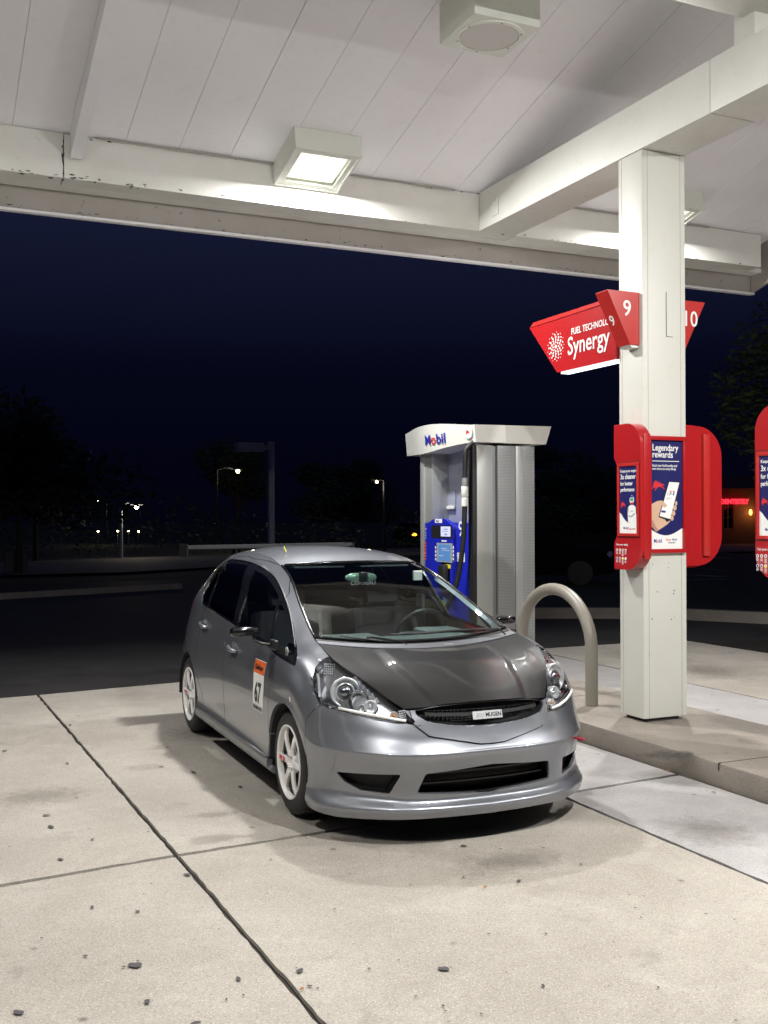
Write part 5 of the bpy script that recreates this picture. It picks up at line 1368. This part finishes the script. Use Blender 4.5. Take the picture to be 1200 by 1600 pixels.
# ---- interior
def cbox(nm,m_,x0,x1,y0,y1,z0,z1,bev=.02,M=None,parent=car):
    bb=bmesh.new(); box(bb,x0,x1,y0,y1,z0,z1,bev=bev,M=M)
    for f in bb.faces: f.smooth=True
    for e in bb.edges:
        if len(e.link_faces)==2 and e.calc_face_angle(0)>R(40): e.smooth=False
    return put(bb,nm,m_,parent)
b=bmesh.new(); prev=None
for i in range(13):
    t_=i/12; x=-.06-.50*t_; z=.925-.03*t_**2-(.12*max(0,t_-.85)/.15)
    cur=[b.verts.new((x,y,z+.018*math.exp(-((y-.33)/.18)**2)*math.sin(math.pi*min(1,t_*1.1))+.012*math.exp(-((y)/.2)**2)*t_ )) for y in [-.66+.055*j for j in range(25)]]
    if prev:
        for j in range(24): b.faces.new((prev[j],prev[j+1],cur[j+1],cur[j])).smooth=True
    prev=cur
put(b,'dashboard','dash_teal')
cbox('dash_front','trim_grey',-.60,-.52,-.66,.66,.50,.82)
cbox('instrument_hood','dash_teal',-.56,-.34,.20,.48,.875,.955,.035)
cbox('dash_pod','dash_teal',-.50,-.22,-.46,-.12,.90,.94,.018)
st=empty('steering_wheel',(0,0,0)); st.parent=car
M=Matrix.Translation((-.70,.34,.90))@Matrix.Rotation(R(-62),4,'Y')
bb=bmesh.new(); tube(bb,[M@Vector((.175*math.cos(a),.175*math.sin(a),0)) for a in [2*math.pi*k/32 for k in range(32)]],.014,10,close=True)
for f in bb.faces: f.smooth=True
put(bb,'wheel_rim','plastic_black',st)
bb=bmesh.new(); box(bb,-.05,.05,-.06,.06,-.03,.0,bev=.015,M=M)
for a in (0,math.pi,-math.pi/2): box(bb,.03,.17,-.014,.014,-.014,-.002,bev=.003,M=M@Matrix.Rotation(a+math.pi/2 if a==0 else a,4,'Z') if False else M@Matrix.Rotation({0:math.pi/2,math.pi:-math.pi/2}.get(a,math.pi),4,'Z'))
put(bb,'wheel_centre','trim_grey',st)
def seat(y):
    se=empty('bucket_seat',(0,0,0)); se.parent=car
    Mb=Matrix.Translation((-1.25,y,.42))@Matrix.Rotation(R(-16),4,'Y')
    cbox('seat_back','seat_fabric',-.06,.06,-.24,.24,.0,.62,.05,Mb,se); cbox('headrest','seat_fabric',-.05,.05,-.13,.13,.64,.82,.045,Mb,se)
    cbox('side_bolster','seat_fabric',-.03,.13,-.28,-.20,.10,.60,.035,Mb,se); cbox('side_bolster','seat_fabric',-.03,.13,.20,.28,.10,.60,.035,Mb,se)
    cbox('seat_base','seat_fabric',-1.25,-.78,y-.25,y+.25,.30,.45,.05,None,se)
seat(-.36); seat(.36)
cbox('rear_bench','seat_fabric',-2.25,-2.10,-.6,.6,.45,1.02,.05)
cbox('cabin_floor','dark_gap',-2.75,-.05,-.70,.70,.22,.28,.01)
cbox('rear_trim','dark_gap',-2.74,-2.70,-.6,.6,.3,1.15,.01)
b=bmesh.new(); prev=None
for i in range(13):
    x=-1.13-i*.13; e=ept(x); zc=lerp(x,[(-1.06,1.35),(-1.3,1.395),(-1.7,1.428),(-2.1,1.432),(-2.5,1.41),(-2.9,1.36)])
    cur=[b.verts.new((x,e[1]*j/8*.99,zc+(e[2]-.022-zc)*abs(j/8)**2.6)) for j in range(-8,9)]
    if prev:
        for j in range(16): b.faces.new((prev[j],prev[j+1],cur[j+1],cur[j])).smooth=True
    prev=cur
put(b,'headliner','trim_grey')
for s_ in (1,-1): cbox('sun_visor','trim_grey',-1.24,-1.08,*sorted((s_*.06,s_*.42)),1.325,1.338,.005)
cbox('b_pillar_trim','trim_grey',-1.47,-1.37,.66,.69,.5,1.1,.01); cbox('b_pillar_trim','trim_grey',-1.47,-1.37,-.69,-.66,.5,1.1,.01)
# rear view mirror
bb=bmesh.new(); sec=[]
for x,w_ in ((-.955,.6),(-.945,.97),(-.93,1.0),(-.915,.93),(-.905,.5)):
    sec.append([bb.verts.new((x,.115*w_*math.copysign(abs(math.cos(a))**.8,math.cos(a)),1.262+.033*w_*math.copysign(abs(math.sin(a))**.8,math.sin(a)))) for a in [2*math.pi*j/28 for j in range(28)]])
for A,B in zip(sec,sec[1:]):
    for j in range(28): bb.faces.new((A[j],A[(j+1)%28],B[(j+1)%28],B[j])).smooth=True
bb.faces.new(sec[-1]); bb.faces.new(sec[0]); bmesh.ops.recalc_face_normals(bb,faces=bb.faces)
rm=put(bb,'rear_view_mirror','mirror_face')
cbox('mirror_stem','plastic_black',-.93,-.86,-.022,.022,1.235,1.30,.006,None,rm)
# print on the screen
fw=Frame((-.70,-.10,1.232),(0,1,0),(-.36,0,.93))
ctext('screen_print','CORBEAU',Frame((-.905,-.085,1.215),(0,1,0),(-.1,0,1)),0,0,.040,'grey_print',0,glassp,bold=.01)
# inspection stickers at the car's left of the screen
cbox('screen_sticker','white_print',-.93,-.905,.385,.445,1.235,1.30,.001,Matrix.Translation((0,0,0)),glassp)
for k in range(3):
    x=.12-.0*k; y=.10+.018*k
    bb=bmesh.new(); box(bb,.10,.155,y,y+.006,.9205,.9212+.0+.0);
    bmesh.ops.transform(bb,matrix=Matrix.Translation((0,0,.004)),verts=bb.verts); put(bb,'cowl_print','white_print')
bm.free()
# ---------------------------------------------------------------- trees
def leafcloud(name,blobs,n,size,m_,parent,seed=0):
    rg=random.Random(seed); verts=[];faces=[]
    for (c_,r_) in blobs:
        for i in range(n):
            while True:
                p=Vector((rg.uniform(-1,1),rg.uniform(-1,1),rg.uniform(-1,1)))
                if .35<p.length<1 : break
            if rg.random()<.25: p*=1.12
            q=Vector(c_)+Vector((p.x*r_[0],p.y*r_[1],p.z*r_[2])); 
            a=Vector((rg.gauss(0,1),rg.gauss(0,1),rg.gauss(0,.6))).normalized(); b_=a.orthogonal().normalized(); s_=size*rg.uniform(.6,1.4)
            k=len(verts); verts+= [q-a*s_,q+b_*s_*.38,q+a*s_,q-b_*s_*.38]; faces.append((k,k+1,k+2,k+3))
    me=bpy.data.meshes.new(name); me.from_pydata([tuple(v) for v in verts],[],faces); me.update()
    return link(name,me,m_,parent,kind='stuff')
def tree(x,y,h,w_,label,seed=0,n=260,size=.11,m_='leaf_dark',nb=12,lean=0,low=.35,group=None):
    rg=random.Random(seed)
    t=empty('broadleaf_tree',(x,y,0),label=label,cat='tree',group=group)
    bm=bmesh.new(); top=Vector((x+lean,y,h*.62)); tube(bm,[(x,y,-.05),(x+lean*.3,y,h*.25),tuple(top)],[.045*h*.5,.032*h*.5,.018*h*.5],9)
    blobs=[]
    for i in range(nb):
        a=rg.uniform(0,6.28); rr=rg.uniform(.2,1)*w_; z=rg.uniform(low,.92)*h; sh=1-abs(z/h-.6)*.9
        c_=(x+lean+rr*math.cos(a)*sh,y+rr*math.sin(a)*sh,z); s_=w_*rg.uniform(.28,.5); blobs.append((c_,(s_,s_,s_*.7)))
        tube(bm,[tuple(Vector((x+lean*.4,y,h*.3)).lerp(top,rg.random())),c_],[.012*h*.5,.004*h],6)
    fin(bm,'trunk','bark',t,smooth=60)
    leafcloud('crown',blobs,n,size,m_,t,seed)
    return t
tree(14.1,13.3,5.6,2.0,'dark green tree rising beside the canopy corner behind the right hand red box',3,n=420,size=.10,m_='leaf',nb=22,low=.45)
tree(3,34,5.2,3.2,'broad dark tree at the left edge beyond the road',5,n=300,size=.2)
tree(4.5,44,5.0,3.0,'dark tree left of the white street lamp',6,n=240,size=.2)
tree(18.2,62,6.5,3.4,'dark tree behind the unlit square lamp post',7,n=240,size=.22)
tree(25.5,64.5,5.4,3.0,'round dark tree between the lamp post and the pump',8,n=240,size=.22)
tree(25,60,5.6,3.0,'dark tree just left of the fuel pump beyond the road',9,n=240,size=.2)
tree(20.5,30,4.2,2.0,'dark bushy tree right of the fuel pump before the red roof',10,n=260,size=.16)
tree(27,36,3.8,1.7,'dark tree between the pump and the white column, near the dentist',11,n=240,size=.17)
def tree_trunk_only(): pass
# hedge line far back
bl=[((x,50+3*math.sin(x),1.0+.5*math.sin(x*1.7)),(2.4,1.5,1.3)) for x in range(-30,34,3)]
h=leafcloud('distant_hedge',bl,260,.15,'leaf_dark',None,4)
# ---------------------------------------------------------------- dentist building, its wall parallel to the road
bd=empty('dentist_building',(48,51.6,0),label='low brown building with a red neon DENTISTRY sign and an arched window',cat='building')
A=Vector(((*G(850,857),0)))
# wall frame: along the picture plane direction, 56 m away
uu=Vector((math.cos(R(24.37)),-math.sin(R(24.37)),0)).normalized(); 
fd=Frame((48.2,51.6,0),(uu.x,uu.y,0),(0,0,1))
def fbox(bm,a0,a1,b0,b1,d0,d1):
    hexa(bm,[fd(a0,b0,d1),fd(a1,b0,d1),fd(a1,b0,d0),fd(a0,b0,d0),fd(a0,b1,d1),fd(a1,b1,d1),fd(a1,b1,d0),fd(a0,b1,d0)])
U=lambda px:(px-1150)/1625*58.0*1.0
bm=bmesh.new(); fbox(bm,U(985),U(1128),.0,3.55,-6,0); fbox(bm,U(1146),U(1300),.0,3.55,-6,0); fbox(bm,U(1128),U(1146),0,1.0,-6,0); fbox(bm,U(1128),U(1146),2.72,3.55,-6,0); fin(bm,'wall','far_wall',bd)
bm=bmesh.new(); 
hexa(bm,[fd(U(975),3.55,.8),fd(U(1310),3.55,.8),fd(U(1310),3.55,-7),fd(U(975),3.55,-7),fd(U(1010),4.5,-2),fd(U(1280),4.5,-2),fd(U(1280),4.5,-4),fd(U(1010),4.5,-4)]); fin(bm,'roof','far_roof',bd)
wi=flat('arched_window',fd,[[(U(1128.3),1.0),(U(1145.7),1.0),(U(1145.7),2.4),(U(1143),2.6),(U(1137),2.72),(U(1131),2.6),(U(1128.3),2.4)]],'gloss_black',-.25,bd,th=.05)
bm=bmesh.new()
for a in (1128.5,1136.5,1144.5): fbox(bm,U(a),U(a)+.06,1.0,2.6,-.2,-.12)
for b_ in (1.0,1.7,2.35): fbox(bm,U(1128.5),U(1145.5),b_,b_+.05,-.11,-.08)
fin(bm,'window_frame','far_grey',wi)
text('neon_letters','DENTISTRY',fd,U(1122.5),2.60,.42,'neon_red',.12,bd,bold=.035,sx=.82,ext=.02)
bm=bmesh.new(); lathe(bm,[(.001,2.25),(.08,2.2),(.10,2.05),(.08,1.9),(.001,1.85)],12,'Z',tuple(fd(U(1175.5),0,.15))); fin(bm,'wall_light','wall_lamp',bd,smooth=60)
pl=bpy.data.lights.new('wall_glow','POINT'); pl.energy=22; pl.color=(1,.45,.12); pl.shadow_soft_size=.15; po=bpy.data.objects.new('wall_glow',pl); COL.objects.link(po); po.location=fd(U(1175.5),2.05,.6)
pl2=bpy.data.lights.new('neon_glow','POINT'); pl2.energy=10; pl2.color=(1,.05,.05); pl2.shadow_soft_size=.5; po2=bpy.data.objects.new('neon_glow',pl2); COL.objects.link(po2); po2.location=fd(U(1145),2.7,1.5)
# second low building with a reddish roof behind the pump
b2=empty('low_building',(32.5,44.5,0),label='low dark building with a reddish pitched roof between pump and column',cat='building')
fd=Frame((33,44.5,0),(uu.x,uu.y,0),(0,0,1)); V_=lambda px:(px-870)/1625*54
bm=bmesh.new(); fbox(bm,V_(780),V_(955),0,2.3,-6,0); fin(bm,'wall','far_wall',b2)
bm=bmesh.new(); hexa(bm,[fd(V_(772),2.3,.8),fd(V_(965),2.3,.8),fd(V_(965),2.3,-7),fd(V_(772),2.3,-7),fd(V_(800),3.2,-3),fd(V_(925),3.2,-3),fd(V_(925),3.2,-3.6),fd(V_(800),3.2,-3.6)]); fin(bm,'roof','far_roof',b2)
for a in (800,835,905):
    wn=flat('window',fd,[rect(V_(a),V_(a+14),.9,1.8)],'gloss_black',.01,b2,th=.03)
# ---------------------------------------------------------------- street lamps
def street_lamp(px,py,dist,label,bulb='street_bulb',power=60,pole='pole_dark',arm=-.8,size=.09):
    v=Vector(ray(px,py)); k=dist/math.hypot(v.x,v.y); p=Vector((0,0,1.654))+v*k
    t=empty('street_lamp',(p.x+arm,p.y,0),label=label,cat='street lamp',group='distant street lamps at night')
    bm=bmesh.new(); tube(bm,[(p.x+arm,p.y,-.05),(p.x+arm,p.y,p.z+.05),(p.x+arm*.6,p.y,p.z+.18),(p.x,p.y,p.z+.14)],[.09,.06,.04,.035],8); fin(bm,'pole',pole,t,smooth=60)
    bm=bmesh.new(); box(bm,p.x-.28,p.x+.28,p.y-.14,p.y+.14,p.z+.08,p.z+.2,bev=.03); fin(bm,'lamp_head',pole,t)
    bm=bmesh.new(); bmesh.ops.create_icosphere(bm,subdivisions=2,radius=size,matrix=Matrix.Translation((p.x,p.y,p.z))); fin(bm,'bulb',bulb,t,smooth=60)
    l=bpy.data.lights.new('street_glow','POINT'); l.energy=power; l.color=(1,.85,.6); l.shadow_soft_size=.12; lo=bpy.data.objects.new('street_glow',l); COL.objects.link(lo); lo.location=(p.x,p.y,p.z-.35); lo.parent=t; lo.matrix_parent_inverse=chain(t).inverted()
street_lamp(213,790,46,'white street lamp on a short pole far left beyond the road',power=50,pole='pole_grey',arm=-.65,size=.10)
street_lamp(372,735,58,'warm street lamp just left of the unlit square lamp post','street_bulb_warm',60,arm=-1.2,size=.11)
street_lamp(589,753,52,'small warm street lamp left of the fuel pump','street_bulb_warm',25,arm=.4,size=.07)
street_lamp(154,779,75,'tiny distant lamp left of the white street lamp',power=40,arm=.6,size=.075)
for px,py,d,ww in ((201,830,70,'just left of'),(216,830,72,'just right of'),(153,830,70,'farthest left of'),(184,829,76,'second from left, short of')):
    v=Vector(ray(px,py)); k=d/math.hypot(v.x,v.y); p=Vector((0,0,1.654))+v*k
    t=empty('garden_light',(p.x,p.y,0),label='tiny low garden light '+ww+' the white street lamp pole',cat='light',group='tiny garden lights far left')
    bm=bmesh.new(); tube(bm,[(p.x,p.y,-.05),(p.x,p.y,p.z)],.03,6); fin(bm,'post','pole_grey',t)
    bm=bmesh.new(); bmesh.ops.create_icosphere(bm,subdivisions=1,radius=.075,matrix=Matrix.Translation((p.x,p.y,p.z+.06))); fin(bm,'bulb','street_bulb_warm',t)
# unlit square parking lot lamp
t=empty('parking_lamp',(9.0,27.4,0),label='unlit grey square parking lamp on a tall post behind the car',cat='lamp post')
z1=PY(425,690,27.4)[1]; x1=PY(424,690,27.4)[0]
bm=bmesh.new(); box(bm,x1-.075,x1+.075,27.32,27.48,-.06,z1+.02); fin(bm,'pole','pole_grey',t)
bm=bmesh.new(); xa=PY(370,692,27.4)[0]; zt=PY(380,692,27.4)[1]; box(bm,xa,xa+.72,27.15,27.65,zt-.24,zt+.02,bev=.01); box(bm,xa+.72,x1-.07,27.35,27.45,zt-.17,zt-.04); fin(bm,'lamp_head','pole_grey',t)
# road sign pole with round back, far
v=G(568,848); 
t=empty('road_sign',(v[0],v[1],0),label='small round road sign on a thin pole left of the pump, far off',cat='road sign')
bm=bmesh.new(); tube(bm,[(v[0],v[1],-.05),(v[0],v[1],3.6)],.05,8); fin(bm,'pole','pole_grey',t)
bm=bmesh.new(); lathe(bm,[(.001,-.02),(.30,-.02),(.30,.02),(.001,.02)],18,'Y',(v[0],v[1]-.08,2.5)); fin(bm,'sign_face','far_grey',t)
# low wall far left
v0=G(8,893);v1=G(38,890)
bm=bmesh.new(); box(bm,v0[0],v1[0],v0[1],v0[1]+.3,-.05,.62,bev=.02); o=fin(bm,'utility_cabinet','far_grey'); tag(o,'low grey utility cabinet at the far left beyond the road','cabinet')
# ---------------------------------------------------------------- far parked cars
def far_car(px,py,rz,label,lamps='chrome',lit=False):
    x,y=G(px,py); t=empty('parked_car',(x,y,0),rz,label=label,cat='car',group='dark cars across the road')
    Mx=chain(t)
    bm=bmesh.new()
    prof=[(-2.1,.35),(-2.15,.65),(-2.05,.88),(-1.5,.95),(-.9,1.36),(.3,1.40),(1.0,.98),(1.9,.85),(2.15,.62),(2.15,.32),(1.75,.25),(-1.7,.25)]
    secs=[]
    for yy,sc,dz in ((-.85,.985,0),(-.80,1,.0),(-.62,1,.02),(.62,1,.02),(.80,1,0),(.85,.985,0)):
        secs.append([bm.verts.new(Mx@Vector((a*sc,yy*(1 if b_<.97 or abs(yy)<.7 else .82),b_+(dz if b_>.9 else 0)))) for a,b_ in prof])
    for A_,B_ in zip(secs,secs[1:]):
        for j in range(len(prof)): bm.faces.new((A_[j],A_[(j+1)%12],B_[(j+1)%12],B_[j]))
    bm.faces.new(secs[0][::-1]); bm.faces.new(secs[-1]); fin(bm,'body','far_car',t,smooth=30)
    for sx_ in (-1.35,1.35):
        for sy_ in (-.78,.78):
            bm=bmesh.new(); lathe(bm,[(.001,-.1),(.2,-.1),(.31,-.09),(.31,.09),(.2,.1),(.001,.1)],20,'Y',(sx_,sy_,.31)); bmesh.ops.transform(bm,matrix=Mx,verts=bm.verts); fin(bm,'wheel','tyre_rubber',t,smooth=50)
    for sy_ in (-.62,.62):
        bm=bmesh.new(); bmesh.ops.create_icosphere(bm,subdivisions=2,radius=.16,matrix=Mx@Matrix.Translation((2.04,sy_,.70))@Matrix.Scale(.5,4,(1,0,0))@Matrix.Scale(.75,4,(0,0,1))); fin(bm,'headlight',lamps,t,smooth=60)
    bm=bmesh.new(); hexa(bm,[Mx@Vector(p) for p in ((.32,-.70,1.0),(.98,-.70,.985),(.98,.70,.985),(.32,.70,1.0),(.30,-.56,1.385),(.34,-.56,1.385),(.34,.56,1.385),(.30,.56,1.385))]); fin(bm,'windscreen','gloss_black',t)
    return t
far_car(826,912,R(-38),'dark parked car behind the hoop bollard with one headlamp glinting')
far_car(648,853,R(-100),'far dark car with glowing amber lamps just left of the fuel pump','signal_amber')
